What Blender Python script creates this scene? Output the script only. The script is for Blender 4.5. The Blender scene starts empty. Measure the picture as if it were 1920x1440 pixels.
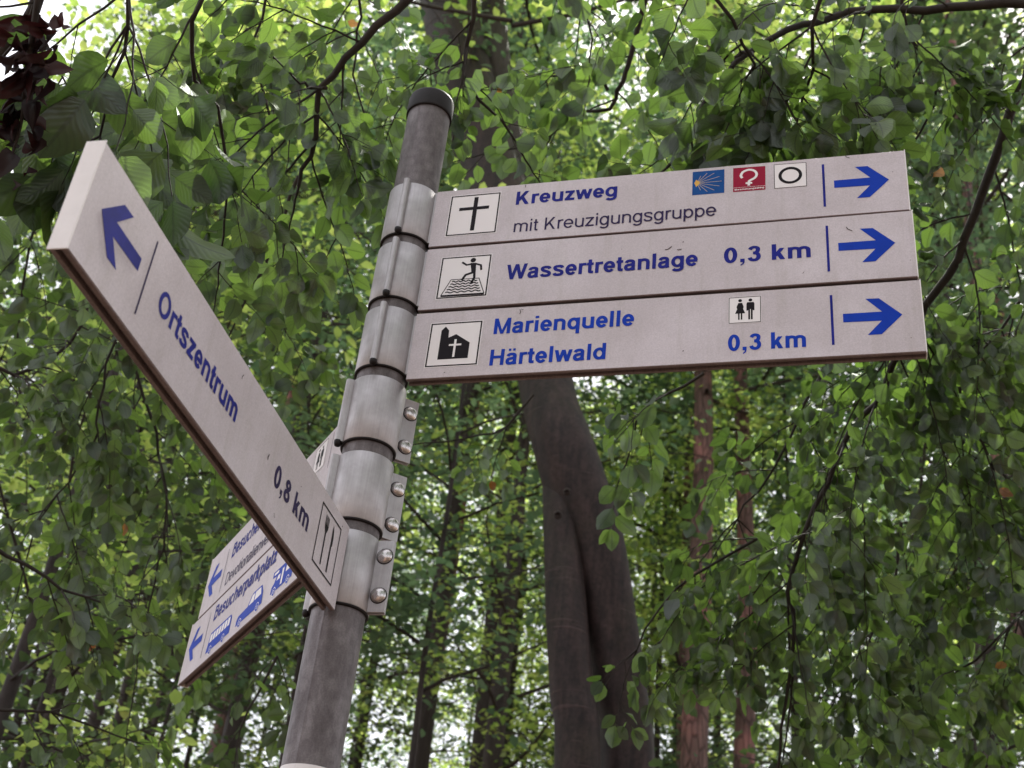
import bpy, math, random
import numpy as np
from mathutils import Matrix, Vector

sc = bpy.context.scene
COL = sc.collection
rng = np.random.default_rng(7)
random.seed(7)
H0 = 1.6                                  # eye height above the ground

# ------------------------------------------------------------------ camera
FPX = 2409.9                              # focal length in pixels of a 1920 px wide frame
CAM = np.array([0.0, -1.702, H0])
EUL = (2.1486, -0.0967, -0.1825)
cam = bpy.data.cameras.new('camera')
cam_o = bpy.data.objects.new('camera', cam)
COL.objects.link(cam_o)
cam_o.location = CAM
cam_o.rotation_euler = EUL
cam.sensor_width = 36
cam.lens = FPX / 1920 * 36
cam.clip_start = 0.05
cam.clip_end = 2000
cam.dof.use_dof = True
cam.dof.focus_distance = 1.85
cam.dof.aperture_fstop = 10.0
sc.camera = cam_o

# ------------------------------------------------------------------ light
SUN_EL, SUN_AZ = 58.0, 25.0               # azimuth clockwise from +Y
world = bpy.data.worlds.new('World')
sc.world = world
world.use_nodes = True
wn, wl = world.node_tree.nodes, world.node_tree.links
wn.clear()
wout = wn.new('ShaderNodeOutputWorld')
wbg = wn.new('ShaderNodeBackground')
sky = wn.new('ShaderNodeTexSky')
sky.sky_type = 'NISHITA'
sky.sun_disc = False
sky.sun_elevation = math.radians(SUN_EL)
sky.sun_rotation = math.radians(SUN_AZ)
sky.air_density = 1.0
sky.dust_density = 3.0
sky.ozone_density = 1.0
mix = wn.new('ShaderNodeMixRGB')          # thin even cloud in front of the blue
mix.inputs[0].default_value = 0.7
mix.inputs[2].default_value = (9.6, 9.5, 9.9, 1)
wl.new(sky.outputs[0], mix.inputs[1])
wl.new(mix.outputs[0], wbg.inputs[0])
wbg.inputs[1].default_value = 0.09
wl.new(wbg.outputs[0], wout.inputs[0])
sun = bpy.data.lights.new('sun', 'SUN')
sun_o = bpy.data.objects.new('sun', sun)
COL.objects.link(sun_o)
sun.energy = 5.0
sun.angle = math.radians(2.0)
sun.color = (1.0, 0.96, 0.88)
sd = Vector((math.sin(math.radians(SUN_AZ)) * math.cos(math.radians(SUN_EL)),
             math.cos(math.radians(SUN_AZ)) * math.cos(math.radians(SUN_EL)), math.sin(math.radians(SUN_EL))))
sun_o.rotation_euler = sd.to_track_quat('Z', 'Y').to_euler()
sun_o.location = (0, 0, 30)
sc.view_settings.view_transform = 'Standard'
sc.view_settings.look = 'None'
sc.view_settings.exposure = 1.3
sc.view_settings.gamma = 1
sc.view_settings.use_curve_mapping = False
sc.render.engine = 'CYCLES'
cy = sc.cycles
cy.max_bounces = 9
cy.diffuse_bounces = 6
cy.transmission_bounces = 7
cy.glossy_bounces = 3
cy.caustics_reflective = False
cy.caustics_refractive = False
cy.use_denoising = True
cy.sample_clamp_indirect = 6

# ------------------------------------------------------------------ helpers
MR = np.array(Matrix.Rotation(EUL[2], 3, 'Z') @ Matrix.Rotation(EUL[1], 3, 'Y') @ Matrix.Rotation(EUL[0], 3, 'X'))


def pt(u, v, d):
    """a point at distance d (m) in the direction the photograph shows at (u, v)"""
    r = MR @ np.array([(u - 960) / FPX, -(v - 720) / FPX, -1.0])
    return CAM + r / np.linalg.norm(r) * d


def project(p):
    q = (np.atleast_2d(p) - CAM) @ MR
    z = np.maximum(-q[:, 2], 1e-3)
    return 960 + FPX * q[:, 0] / z, 720 - FPX * q[:, 1] / z, np.where(q[:, 2] < 0, z, -1)


def unit(v):
    v = np.asarray(v, float)
    return v / (np.linalg.norm(v, axis=-1, keepdims=True) + 1e-12)


def build_mesh(name, verts, faces, mats, midx=None, uv=None, smooth=False):
    """faces: list of int arrays (M, k)"""
    me = bpy.data.meshes.new(name)
    verts = np.asarray(verts, np.float32)
    me.vertices.add(len(verts))
    me.vertices.foreach_set('co', verts.ravel())
    loops = np.concatenate([f.ravel() for f in faces]).astype(np.int32)
    tot = np.concatenate([np.full(len(f), f.shape[1]) for f in faces]).astype(np.int32)
    start = np.concatenate([[0], np.cumsum(tot)[:-1]]).astype(np.int32)
    me.loops.add(len(loops))
    me.loops.foreach_set('vertex_index', loops)
    me.polygons.add(len(tot))
    me.polygons.foreach_set('loop_start', start)
    try:
        me.polygons.foreach_set('loop_total', tot)
    except Exception:
        pass
    if midx is not None:
        me.polygons.foreach_set('material_index', np.asarray(midx, np.int32))
    if smooth:
        me.polygons.foreach_set('use_smooth', np.ones(len(tot), bool))
    if uv is not None:
        l = me.uv_layers.new(name='UVMap')
        l.data.foreach_set('uv', np.asarray(uv, np.float32)[loops].ravel())
    for m in (mats if isinstance(mats, (list, tuple)) else [mats]):
        me.materials.append(m)
    me.update(calc_edges=True)
    me.validate()
    return me


def link(name, me, parent=None, loc=None):
    o = bpy.data.objects.new(name, me)
    COL.objects.link(o)
    if parent is not None:
        o.parent = parent
    if loc is not None:
        o.location = loc
    return o


def tag(o, label=None, cat=None, group=None, kind=None):
    if label: o['label'] = label
    if cat: o['category'] = cat
    if group: o['group'] = group
    if kind: o['kind'] = kind
    return o


def empty(name, loc=(0, 0, 0)):
    o = bpy.data.objects.new(name, None)
    COL.objects.link(o)
    o.location = loc
    o.empty_display_size = 0.1
    return o


class MB:
    """collects shapes with mixed face sizes into one mesh"""
    def __init__(self):
        self.v, self.f, self.m, self.n = [], [], [], 0

    def add(self, verts, faces, mi=0):
        verts = np.asarray(verts, float)
        self.v.append(verts)
        for f in faces:
            self.f.append([i + self.n for i in f])
            self.m.append(mi)
        self.n += len(verts)

    def mesh(self, name, mats, smooth=False):
        me = bpy.data.meshes.new(name)
        me.from_pydata(np.concatenate(self.v).tolist(), [], self.f)
        for m in (mats if isinstance(mats, (list, tuple)) else [mats]):
            me.materials.append(m)
        me.polygons.foreach_set('material_index', np.array(self.m, np.int32))
        if smooth:
            me.polygons.foreach_set('use_smooth', np.ones(len(self.f), bool))
        me.update()
        return me


def tube(pts, rad, sides=6, cap=True):
    pts = np.asarray(pts, float)
    n = len(pts)
    rad = np.broadcast_to(np.asarray(rad, float), (n,))
    t = unit(np.gradient(pts, axis=0))
    ref = np.array([0.31, 0.17, 0.93]) if abs(t[0][2]) < 0.9 else np.array([1.0, 0.1, 0])
    a = unit(np.cross(t, ref))
    b = np.cross(t, a)
    ang = np.arange(sides) * 2 * math.pi / sides
    v = pts[:, None, :] + rad[:, None, None] * (np.cos(ang)[None, :, None] * a[:, None, :] + np.sin(ang)[None, :, None] * b[:, None, :])
    v = v.reshape(-1, 3)
    i = np.arange(n - 1)[:, None] * sides
    j = np.arange(sides)[None, :]
    k = (j + 1) % sides
    q = np.stack([i + j, i + k, i + sides + k, i + sides + j], -1).reshape(-1, 4)
    return v, q


class TB:
    """joins many tubes (quads only) into one mesh"""
    def __init__(self):
        self.v, self.q, self.n = [], [], 0

    def add(self, pts, rad, sides=5):
        v, q = tube(pts, rad, sides)
        self.v.append(v)
        self.q.append(q + self.n)
        self.n += len(v)

    def mesh(self, name, mat, off=(0, 0, 0)):
        return build_mesh(name, np.concatenate(self.v) - np.asarray(off), [np.concatenate(self.q)], mat, smooth=True)


def smooth_path(P, n):
    """Catmull-Rom through P"""
    P = np.asarray(P, float)
    if len(P) == 2:
        return P[0] + (P[1] - P[0]) * np.linspace(0, 1, n)[:, None]
    Q = np.vstack([2 * P[0] - P[1], P, 2 * P[-1] - P[-2]])
    out = []
    ts = np.linspace(0, len(P) - 1 - 1e-6, n)
    for t in ts:
        i = int(t)
        u = t - i
        a, b, c, d = Q[i], Q[i + 1], Q[i + 2], Q[i + 3]
        out.append(0.5 * ((2 * b) + (c - a) * u + (2 * a - 5 * b + 4 * c - d) * u * u + (3 * b - a - 3 * c + d) * u ** 3))
    return np.array(out)


# ------------------------------------------------------------------ materials
def new_mat(name):
    m = bpy.data.materials.new(name)
    m.use_nodes = True
    nt = m.node_tree
    nt.nodes.clear()
    return m, nt.nodes, nt.links, nt.nodes.new('ShaderNodeOutputMaterial')


def noise(n, l, scale, detail=4, rough=0.6, vec=None):
    t = n.new('ShaderNodeTexNoise')
    t.inputs['Scale'].default_value = scale
    t.inputs['Detail'].default_value = detail
    t.inputs['Roughness'].default_value = rough
    if vec is not None: l.new(vec, t.inputs['Vector'])
    return t


def ramp(n, l, fac, stops, interp='LINEAR'):
    r = n.new('ShaderNodeValToRGB')
    r.color_ramp.interpolation = interp
    el = r.color_ramp.elements
    while len(el) < len(stops): el.new(0.5)
    for e, (p, c) in zip(el, stops):
        e.position = p
        e.color = tuple(c) + (1,) if len(c) == 3 else c
    l.new(fac, r.inputs[0])
    return r


def mixc(n, l, fac, a, b, mode='MIX'):
    m = n.new('ShaderNodeMixRGB')
    m.blend_type = mode
    for i, x in ((0, fac), (1, a), (2, b)):
        if isinstance(x, (int, float)): m.inputs[i].default_value = x
        elif isinstance(x, tuple): m.inputs[i].default_value = x + (1,) if len(x) == 3 else x
        else: l.new(x, m.inputs[i])
    return m.outputs[0]


def mathn(n, l, op, a, b=None, c=None):
    m = n.new('ShaderNodeMath')
    m.operation = op
    for i, x in enumerate((a, b, c)):
        if x is None: continue
        if isinstance(x, (int, float)): m.inputs[i].default_value = x
        else: l.new(x, m.inputs[i])
    return m.outputs[0]


def bumpn(n, l, h, strength, dist=0.01):
    b = n.new('ShaderNodeBump')
    b.inputs['Strength'].default_value = strength
    b.inputs['Distance'].default_value = dist
    l.new(h, b.inputs['Height'])
    return b.outputs[0]


def simple(name, col, rough=0.5, metal=0.0, spec=0.3, var=0.0, scale=60, bump=0.0):
    m, n, l, out = new_mat(name)
    p = n.new('ShaderNodeBsdfPrincipled')
    p.inputs['Roughness'].default_value = rough
    p.inputs['Metallic'].default_value = metal
    p.inputs['Specular IOR Level'].default_value = spec
    tc = n.new('ShaderNodeTexCoord')
    if var or bump:
        t = noise(n, l, scale, 5, 0.65, tc.outputs['Object'])
        c = ramp(n, l, t.outputs[0], [(0.3, tuple(x * (1 - var) for x in col)), (0.7, tuple(min(1, x * (1 + var)) for x in col))])
        l.new(c.outputs[0], p.inputs['Base Color'])
        if bump: l.new(bumpn(n, l, t.outputs[0], bump, 0.001), p.inputs['Normal'])
    else:
        p.inputs['Base Color'].default_value = tuple(col) + (1,)
    l.new(p.outputs[0], out.inputs[0])
    return m


def panel_material():
    """retro-reflective off-white sheeting: fine grain, faint dust streaks, small specks"""
    m, n, l, out = new_mat('sign_sheeting')
    p = n.new('ShaderNodeBsdfPrincipled')
    tc = n.new('ShaderNodeTexCoord')
    g = noise(n, l, 420, 4, 0.8, tc.outputs['Object'])
    d = noise(n, l, 7, 5, 0.6, tc.outputs['Object'])
    c = ramp(n, l, g.outputs[0], [(0.32, (0.50, 0.458, 0.485)), (0.68, (0.655, 0.603, 0.635))])
    dd = ramp(n, l, d.outputs[0], [(0.42, (0.88, 0.87, 0.86)), (0.62, (1, 1, 1))])
    c2 = mixc(n, l, 1.0, c.outputs[0], dd.outputs[0], 'MULTIPLY')
    mz = n.new('ShaderNodeMapping')
    mz.inputs['Scale'].default_value = (1, 1, 0.09)
    l.new(tc.outputs['Object'], mz.inputs['Vector'])
    stk = noise(n, l, 55, 4, 0.6, mz.outputs[0])
    c2 = mixc(n, l, 0.8, c2, ramp(n, l, stk.outputs[0], [(0.3, (0.90, 0.90, 0.87)), (0.5, (1, 1, 1))]).outputs[0], 'MULTIPLY')
    blot = noise(n, l, 19, 6, 0.75, tc.outputs['Object'])
    c2 = mixc(n, l, ramp(n, l, blot.outputs[0], [(0.60, (0, 0, 0)), (0.72, (0.35, 0.35, 0.35))]).outputs[0], c2, (0.36, 0.34, 0.29))
    v = n.new('ShaderNodeTexVoronoi')
    v.inputs['Scale'].default_value = 60
    l.new(tc.outputs['Object'], v.inputs['Vector'])
    sp = ramp(n, l, v.outputs['Distance'], [(0.03, (1, 1, 1)), (0.06, (0, 0, 0))])
    wn2 = n.new('ShaderNodeTexWhiteNoise')
    l.new(v.outputs['Color'], wn2.inputs['Vector'])
    few = mathn(n, l, 'GREATER_THAN', wn2.outputs['Value'], 0.93)
    spf = mathn(n, l, 'MULTIPLY', sp.outputs[0], few)
    c3 = mixc(n, l, spf, c2, (0.12, 0.09, 0.08))
    l.new(c3, p.inputs['Base Color'])
    p.inputs['Roughness'].default_value = 0.48
    p.inputs['Specular IOR Level'].default_value = 0.35
    l.new(p.outputs[0], out.inputs[0])
    return m


def pole_material():
    m, n, l, out = new_mat('galvanised_steel')
    p = n.new('ShaderNodeBsdfPrincipled')
    tc = n.new('ShaderNodeTexCoord')
    mp = n.new('ShaderNodeMapping')
    mp.inputs['Scale'].default_value = (1, 1, 0.35)
    l.new(tc.outputs['Object'], mp.inputs['Vector'])
    a = noise(n, l, 55, 6, 0.7, mp.outputs[0])
    b = noise(n, l, 420, 3, 0.7, tc.outputs['Object'])
    v = n.new('ShaderNodeTexVoronoi')
    v.inputs['Scale'].default_value = 45
    l.new(tc.outputs['Object'], v.inputs['Vector'])
    blot = ramp(n, l, v.outputs['Distance'], [(0.0, (1, 1, 1)), (0.32, (0.55, 0.55, 0.55)), (0.5, (0, 0, 0))])
    c = ramp(n, l, a.outputs[0], [(0.3, (0.085, 0.070, 0.072)), (0.55, (0.145, 0.124, 0.126)), (0.75, (0.22, 0.192, 0.195))])
    c2 = mixc(n, l, mathn(n, l, 'MULTIPLY', blot.outputs[0], 0.28), c.outputs[0], (0.30, 0.27, 0.27))
    c3 = mixc(n, l, 0.35, c2, ramp(n, l, b.outputs[0], [(0.35, (0.3, 0.3, 0.3)), (0.65, (1, 1, 1))]).outputs[0], 'MULTIPLY')
    l.new(c3, p.inputs['Base Color'])
    p.inputs['Metallic'].default_value = 0.35
    l.new(ramp(n, l, a.outputs[0], [(0.3, (0.62,) * 3), (0.7, (0.42,) * 3)]).outputs[0], p.inputs['Roughness'])
    l.new(bumpn(n, l, b.outputs[0], 0.25, 0.0006), p.inputs['Normal'])
    l.new(p.outputs[0], out.inputs[0])
    return m


def alu_material(name, lo, hi, rough, metal):
    m, n, l, out = new_mat(name)
    p = n.new('ShaderNodeBsdfPrincipled')
    tc = n.new('ShaderNodeTexCoord')
    mp = n.new('ShaderNodeMapping')
    mp.inputs['Scale'].default_value = (1, 1, 0.03)
    l.new(tc.outputs['Object'], mp.inputs['Vector'])
    a = noise(n, l, 420, 3, 0.6, mp.outputs[0])
    b = noise(n, l, 35, 6, 0.7, tc.outputs['Object'])
    f = mixc(n, l, 0.55, a.outputs[0], b.outputs[0])
    l.new(ramp(n, l, f, [(0.32, lo), (0.68, hi)]).outputs[0], p.inputs['Base Color'])
    p.inputs['Metallic'].default_value = metal
    l.new(ramp(n, l, b.outputs[0], [(0.3, (rough + 0.12,) * 3), (0.7, (rough - 0.06,) * 3)]).outputs[0], p.inputs['Roughness'])
    l.new(bumpn(n, l, f, 0.12, 0.0005), p.inputs['Normal'])
    l.new(p.outputs[0], out.inputs[0])
    return m


def leaf_material(name, dark, mid, lite, tdark, tlite, veins=True, tw=0.5, gloss=0.06):
    """dark/mid/lite: reflected colours; tdark/tlite: light that comes through the blade"""
    m, n, l, out = new_mat(name)
    geo = n.new('ShaderNodeNewGeometry')
    oi = n.new('ShaderNodeObjectInfo')
    s = mathn(n, l, 'FRACT', mathn(n, l, 'ADD', geo.outputs['Random Per Island'], oi.outputs['Random']))
    c = ramp(n, l, s, [(0.0, dark), (0.55, mid), (1.0, lite)]).outputs[0]
    t = ramp(n, l, s, [(0.0, tdark), (1.0, tlite)]).outputs[0]
    dif = n.new('ShaderNodeBsdfDiffuse')
    tra = n.new('ShaderNodeBsdfTranslucent')
    gl = n.new('ShaderNodeBsdfGlossy')
    gl.inputs['Roughness'].default_value = 0.42
    gl.inputs['Color'].default_value = (0.9, 0.95, 0.9, 1)
    if veins:
        tc = n.new('ShaderNodeTexCoord')
        sep = n.new('ShaderNodeSeparateXYZ')
        l.new(tc.outputs['UV'], sep.inputs[0])
        a = mathn(n, l, 'ABSOLUTE', mathn(n, l, 'SUBTRACT', sep.outputs[0], 0.5))
        ph = mathn(n, l, 'SUBTRACT', mathn(n, l, 'MULTIPLY', sep.outputs[1], 56.0), mathn(n, l, 'MULTIPLY', a, 40.0))
        wob = noise(n, l, 2.2, 2, 0.5, tc.outputs['UV'])
        ph = mathn(n, l, 'ADD', ph, mathn(n, l, 'MULTIPLY', wob.outputs[0], 7.0))
        sn = mathn(n, l, 'SINE', ph)
        vein = ramp(n, l, mathn(n, l, 'MULTIPLY_ADD', sn, 0.5, 0.5), [(0.0, (0.80,) * 3), (0.35, (1, 1, 1))]).outputs[0]
        mid_r = ramp(n, l, a, [(0.0, (0.45,) * 3), (0.03, (0.5,) * 3), (0.05, (1, 1, 1))]).outputs[0]
        vv = mixc(n, l, 1.0, vein, mid_r, 'MULTIPLY')
        t = mixc(n, l, 0.75, t, vv, 'MULTIPLY')
        c = mixc(n, l, 0.35, c, vv, 'MULTIPLY')
        bp = bumpn(n, l, sn, 0.16, 0.0012)
        for x in (dif, tra, gl): l.new(bp, x.inputs['Normal'])
        nz = noise(n, l, 70, 4, 0.6, tc.outputs['Object'])
        c = mixc(n, l, 0.5, c, ramp(n, l, nz.outputs[0], [(0.35, (0.72, 0.72, 0.68)), (0.6, (1, 1, 1))]).outputs[0], 'MULTIPLY')
    l.new(c, dif.inputs['Color'])
    l.new(t, tra.inputs['Color'])
    m1 = n.new('ShaderNodeMixShader')
    m1.inputs[0].default_value = tw
    l.new(dif.outputs[0], m1.inputs[1])
    l.new(tra.outputs[0], m1.inputs[2])
    m2 = n.new('ShaderNodeMixShader')
    m2.inputs[0].default_value = gloss
    l.new(m1.outputs[0], m2.inputs[1])
    l.new(gl.outputs[0], m2.inputs[2])
    l.new(m2.outputs[0], out.inputs[0])
    return m


def bark_material(name, lo, hi, scale=(6, 6, 1.2), bump=0.5, rings=False, patches=None):
    m, n, l, out = new_mat(name)
    p = n.new('ShaderNodeBsdfPrincipled')
    p.inputs['Roughness'].default_value = 0.6
    p.inputs['Specular IOR Level'].default_value = 0.22
    tc = n.new('ShaderNodeTexCoord')
    mp = n.new('ShaderNodeMapping')
    mp.inputs['Scale'].default_value = scale
    l.new(tc.outputs['Object'], mp.inputs['Vector'])
    a = noise(n, l, 3.0, 8, 0.72, mp.outputs[0])
    c = ramp(n, l, a.outputs[0], [(0.32, lo), (0.68, hi)]).outputs[0]
    h = a.outputs[0]
    if rings:
        ms = n.new('ShaderNodeMapping')
        ms.inputs['Scale'].default_value = (1, 1, 0.07)
        l.new(tc.outputs['Object'], ms.inputs['Vector'])
        stk = noise(n, l, 26, 5, 0.65, ms.outputs[0])
        c = mixc(n, l, 0.75, c, ramp(n, l, stk.outputs[0], [(0.35, (0.35,) * 3), (0.65, (1.3,) * 3)]).outputs[0], 'MULTIPLY')
        h = mixc(n, l, 0.4, h, stk.outputs[0])
    if rings:                               # the short level scars of beech bark
        mr = n.new('ShaderNodeMapping')
        mr.inputs['Scale'].default_value = (1.2, 1.2, 26)
        l.new(tc.outputs['Object'], mr.inputs['Vector'])
        r = noise(n, l, 1.3, 3, 0.5, mr.outputs[0])
        rr = ramp(n, l, r.outputs[0], [(0.66, (0, 0, 0)), (0.70, (1, 1, 1))]).outputs[0]
        c = mixc(n, l, mathn(n, l, 'MULTIPLY', rr, 0.5), c, tuple(x * 1.7 for x in hi))
        lic = noise(n, l, 9, 6, 0.75, tc.outputs['Object'])
        c = mixc(n, l, ramp(n, l, lic.outputs[0], [(0.62, (0, 0, 0)), (0.68, (0.35,) * 3)]).outputs[0], c, tuple(x * 1.8 for x in hi))
        grn = noise(n, l, 2.2, 5, 0.6, tc.outputs['Object'])
        c = mixc(n, l, ramp(n, l, grn.outputs[0], [(0.52, (0, 0, 0)), (0.66, (0.3,) * 3)]).outputs[0], c, (0.030, 0.028, 0.014))
        fine = noise(n, l, 40, 5, 0.7, tc.outputs['Object'])
        c = mixc(n, l, 0.6, c, ramp(n, l, fine.outputs[0], [(0.38, (0.40,) * 3), (0.58, (1.15,) * 3)]).outputs[0], 'MULTIPLY')
        h = mixc(n, l, 0.4, h, rr)
    if patches:
        pn = noise(n, l, 1.1, 4, 0.55, tc.outputs['Object'])
        c = mixc(n, l, ramp(n, l, pn.outputs[0], [(0.5, (0, 0, 0)), (0.6, (1, 1, 1))]).outputs[0], c, patches)
        v = n.new('ShaderNodeTexVoronoi')
        v.feature = 'DISTANCE_TO_EDGE'
        v.inputs['Scale'].default_value = 3.2
        l.new(mp.outputs[0], v.inputs['Vector'])
        crack = ramp(n, l, v.outputs['Distance'], [(0.0, (0.3,) * 3), (0.12, (1, 1, 1))]).outputs[0]
        c = mixc(n, l, 0.8, c, crack, 'MULTIPLY')
        h = mixc(n, l, 0.5, h, crack)
    l.new(c, p.inputs['Base Color'])
    l.new(bumpn(n, l, h, bump, 0.03), p.inputs['Normal'])
    l.new(p.outputs[0], out.inputs[0])
    return m


M_PANEL = panel_material()
M_WHITE = simple('white_vinyl', (0.78, 0.75, 0.75), 0.45)
M_BLACK = simple('black_vinyl', (0.007, 0.004, 0.006), 0.5, spec=.12)
M_BLUE = simple('blue_vinyl', (0.003, 0.038, 0.38), 0.5, spec=.12, var=0.12, scale=30)
M_BLUED = simple('faded_blue_vinyl', (0.010, 0.014, 0.205), 0.5, spec=.12, var=0.2, scale=40)
M_VIOLET = simple('dark_violet_vinyl', (0.024, 0.014, 0.065), 0.5, spec=.12, var=0.2, scale=40)
M_SHELLB = simple('azure_vinyl', (0.002, 0.06, 0.24), 0.4, spec=.12, var=0.15, scale=30)
M_YELLOW = simple('yellow_ink', (0.62, 0.36, 0.06), 0.5)
M_RAY = simple('pale_ray_ink', (0.40, 0.34, 0.28), 0.5)
M_RED = simple('crimson_vinyl', (0.28, 0.003, 0.03), 0.4, spec=.12, var=0.12, scale=30)
M_POLE = pole_material()
M_ALU = alu_material('satin_aluminium', (0.35, 0.33, 0.335), (0.47, 0.445, 0.45), 0.46, 0.7)
M_PROF = alu_material('weathered_profile', (0.16, 0.12, 0.12), (0.30, 0.24, 0.235), 0.55, 0.35)
M_CAPEND = simple('white_end_plate', (0.80, 0.77, 0.76), 0.42, var=0.05, scale=30)
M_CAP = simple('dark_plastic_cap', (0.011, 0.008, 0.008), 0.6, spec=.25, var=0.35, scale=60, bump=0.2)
M_BOLT = alu_material('stainless_dome', (0.40, 0.37, 0.36), (0.62, 0.58, 0.57), 0.22, 1.0)
M_DIRT = simple('dark_dirt', (0.03, 0.02, 0.018), 0.9)
M_STICK = simple('white_sticker', (0.75, 0.72, 0.72), 0.5)

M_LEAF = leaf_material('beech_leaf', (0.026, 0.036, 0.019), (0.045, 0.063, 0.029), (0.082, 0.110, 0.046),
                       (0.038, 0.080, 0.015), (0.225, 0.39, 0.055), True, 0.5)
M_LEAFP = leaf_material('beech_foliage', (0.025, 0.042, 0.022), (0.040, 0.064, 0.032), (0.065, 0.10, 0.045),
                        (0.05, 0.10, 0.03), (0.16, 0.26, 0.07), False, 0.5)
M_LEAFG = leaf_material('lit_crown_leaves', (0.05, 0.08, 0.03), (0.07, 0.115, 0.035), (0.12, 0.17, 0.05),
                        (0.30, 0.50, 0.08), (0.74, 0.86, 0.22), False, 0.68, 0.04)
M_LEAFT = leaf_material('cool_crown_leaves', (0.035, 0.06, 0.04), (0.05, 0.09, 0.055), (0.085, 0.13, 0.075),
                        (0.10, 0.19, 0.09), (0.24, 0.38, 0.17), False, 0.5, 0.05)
M_ORANGE = leaf_material('orange_leaf', (0.30, 0.09, 0.03), (0.35, 0.12, 0.03), (0.36, 0.18, 0.04),
                         (0.35, 0.09, 0.02), (0.45, 0.22, 0.04), True, 0.5)
M_BROWN = leaf_material('dry_brown_leaf', (0.014, 0.008, 0.010), (0.025, 0.011, 0.013), (0.055, 0.016, 0.016),
                        (0.012, 0.005, 0.006), (0.05, 0.012, 0.012), False, 0.2, 0.02)
M_TWIG = simple('twig_bark', (0.030, 0.024, 0.020), 0.8, var=0.4, scale=40)
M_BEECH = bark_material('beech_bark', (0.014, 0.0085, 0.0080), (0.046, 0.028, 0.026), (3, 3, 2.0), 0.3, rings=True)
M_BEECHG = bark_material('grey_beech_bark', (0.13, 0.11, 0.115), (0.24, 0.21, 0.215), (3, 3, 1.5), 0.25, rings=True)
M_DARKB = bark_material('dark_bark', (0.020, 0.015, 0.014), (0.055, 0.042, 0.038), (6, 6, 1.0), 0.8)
M_PINE = bark_material('reddish_pine_bark', (0.075, 0.045, 0.040), (0.20, 0.120, 0.108), (5, 5, 1.0), 0.9, patches=(0.30, 0.14, 0.13))


# ------------------------------------------------------------------ ground
def make_ground():
    n = 90
    g = np.linspace(-1, 1, n)
    g = np.sign(g) * np.abs(g) ** 2.4 * 420
    X, Y = np.meshgrid(g, g)
    Z = 0.25 * np.sin(X * 0.11 + 1) * np.cos(Y * 0.09) + 0.012 * np.hypot(X, Y) * (Y > 0)
    Z *= np.clip((np.hypot(X, Y) - 3) / 12, 0, 1)
    v = np.stack([X.ravel(), Y.ravel(), Z.ravel()], 1)
    i, j = np.meshgrid(np.arange(n - 1), np.arange(n - 1))
    a = (j * n + i).ravel()
    f = np.stack([a, a + 1, a + n + 1, a + n], 1)
    m, nn, l, out = new_mat('leaf_litter')
    p = nn.new('ShaderNodeBsdfPrincipled')
    tc = nn.new('ShaderNodeTexCoord')
    vo = nn.new('ShaderNodeTexVoronoi')
    vo.inputs['Scale'].default_value = 14
    l.new(tc.outputs['Object'], vo.inputs['Vector'])
    c = ramp(nn, l, vo.outputs['Color'], [(0.2, (0.10, 0.058, 0.045)), (0.5, (0.19, 0.12, 0.095)), (0.85, (0.28, 0.19, 0.155))]).outputs[0]
    nz = noise(nn, l, 0.6, 5, 0.6, tc.outputs['Object'])
    c = mixc(nn, l, ramp(nn, l, nz.outputs[0], [(0.5, (0, 0, 0)), (0.62, (0.8, 0.8, 0.8))]).outputs[0], c, (0.06, 0.09, 0.03))
    l.new(c, p.inputs['Base Color'])
    p.inputs['Roughness'].default_value = 0.9
    l.new(bumpn(nn, l, vo.outputs['Distance'], 0.6, 0.03), p.inputs['Normal'])
    l.new(p.outputs[0], out.inputs[0])
    o = link('forest_ground', build_mesh('forest_ground', v, [f], m, smooth=True))
    tag(o, kind='structure')


make_ground()


def ground_z(x, y):
    r = math.hypot(x, y)
    z = 0.25 * math.sin(x * 0.11 + 1) * math.cos(y * 0.09) + (0.012 * r if y > 0 else 0)
    return z * min(max((r - 3) / 12, 0), 1)


# ================================================================== SIGNPOST
post = tag(empty('signpost', (0, 0, 0)),
           'round grey steel signpost with black cap carrying white and blue direction signs', 'signpost')


def plane_frame(px, py, az, side):
    d = np.array([math.cos(az), math.sin(az), 0])
    n = np.array([-math.sin(az), math.cos(az), 0]) * (-side)     # out of the printed face
    return np.array([px, py, 0]), d, n


FR = {'R': plane_frame(0.0372, -0.0274, -0.4213, 1),
      'O': plane_frame(-0.0063, -0.0490, 4.3393, -1),
      'B': plane_frame(-0.0209, -0.0323, 1.8986, -1)}


def sz(g, s, z, lift=0.0):
    o, d, n = FR[g]
    return o + d * s + n * lift + np.array([0, 0, z + H0])


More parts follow.
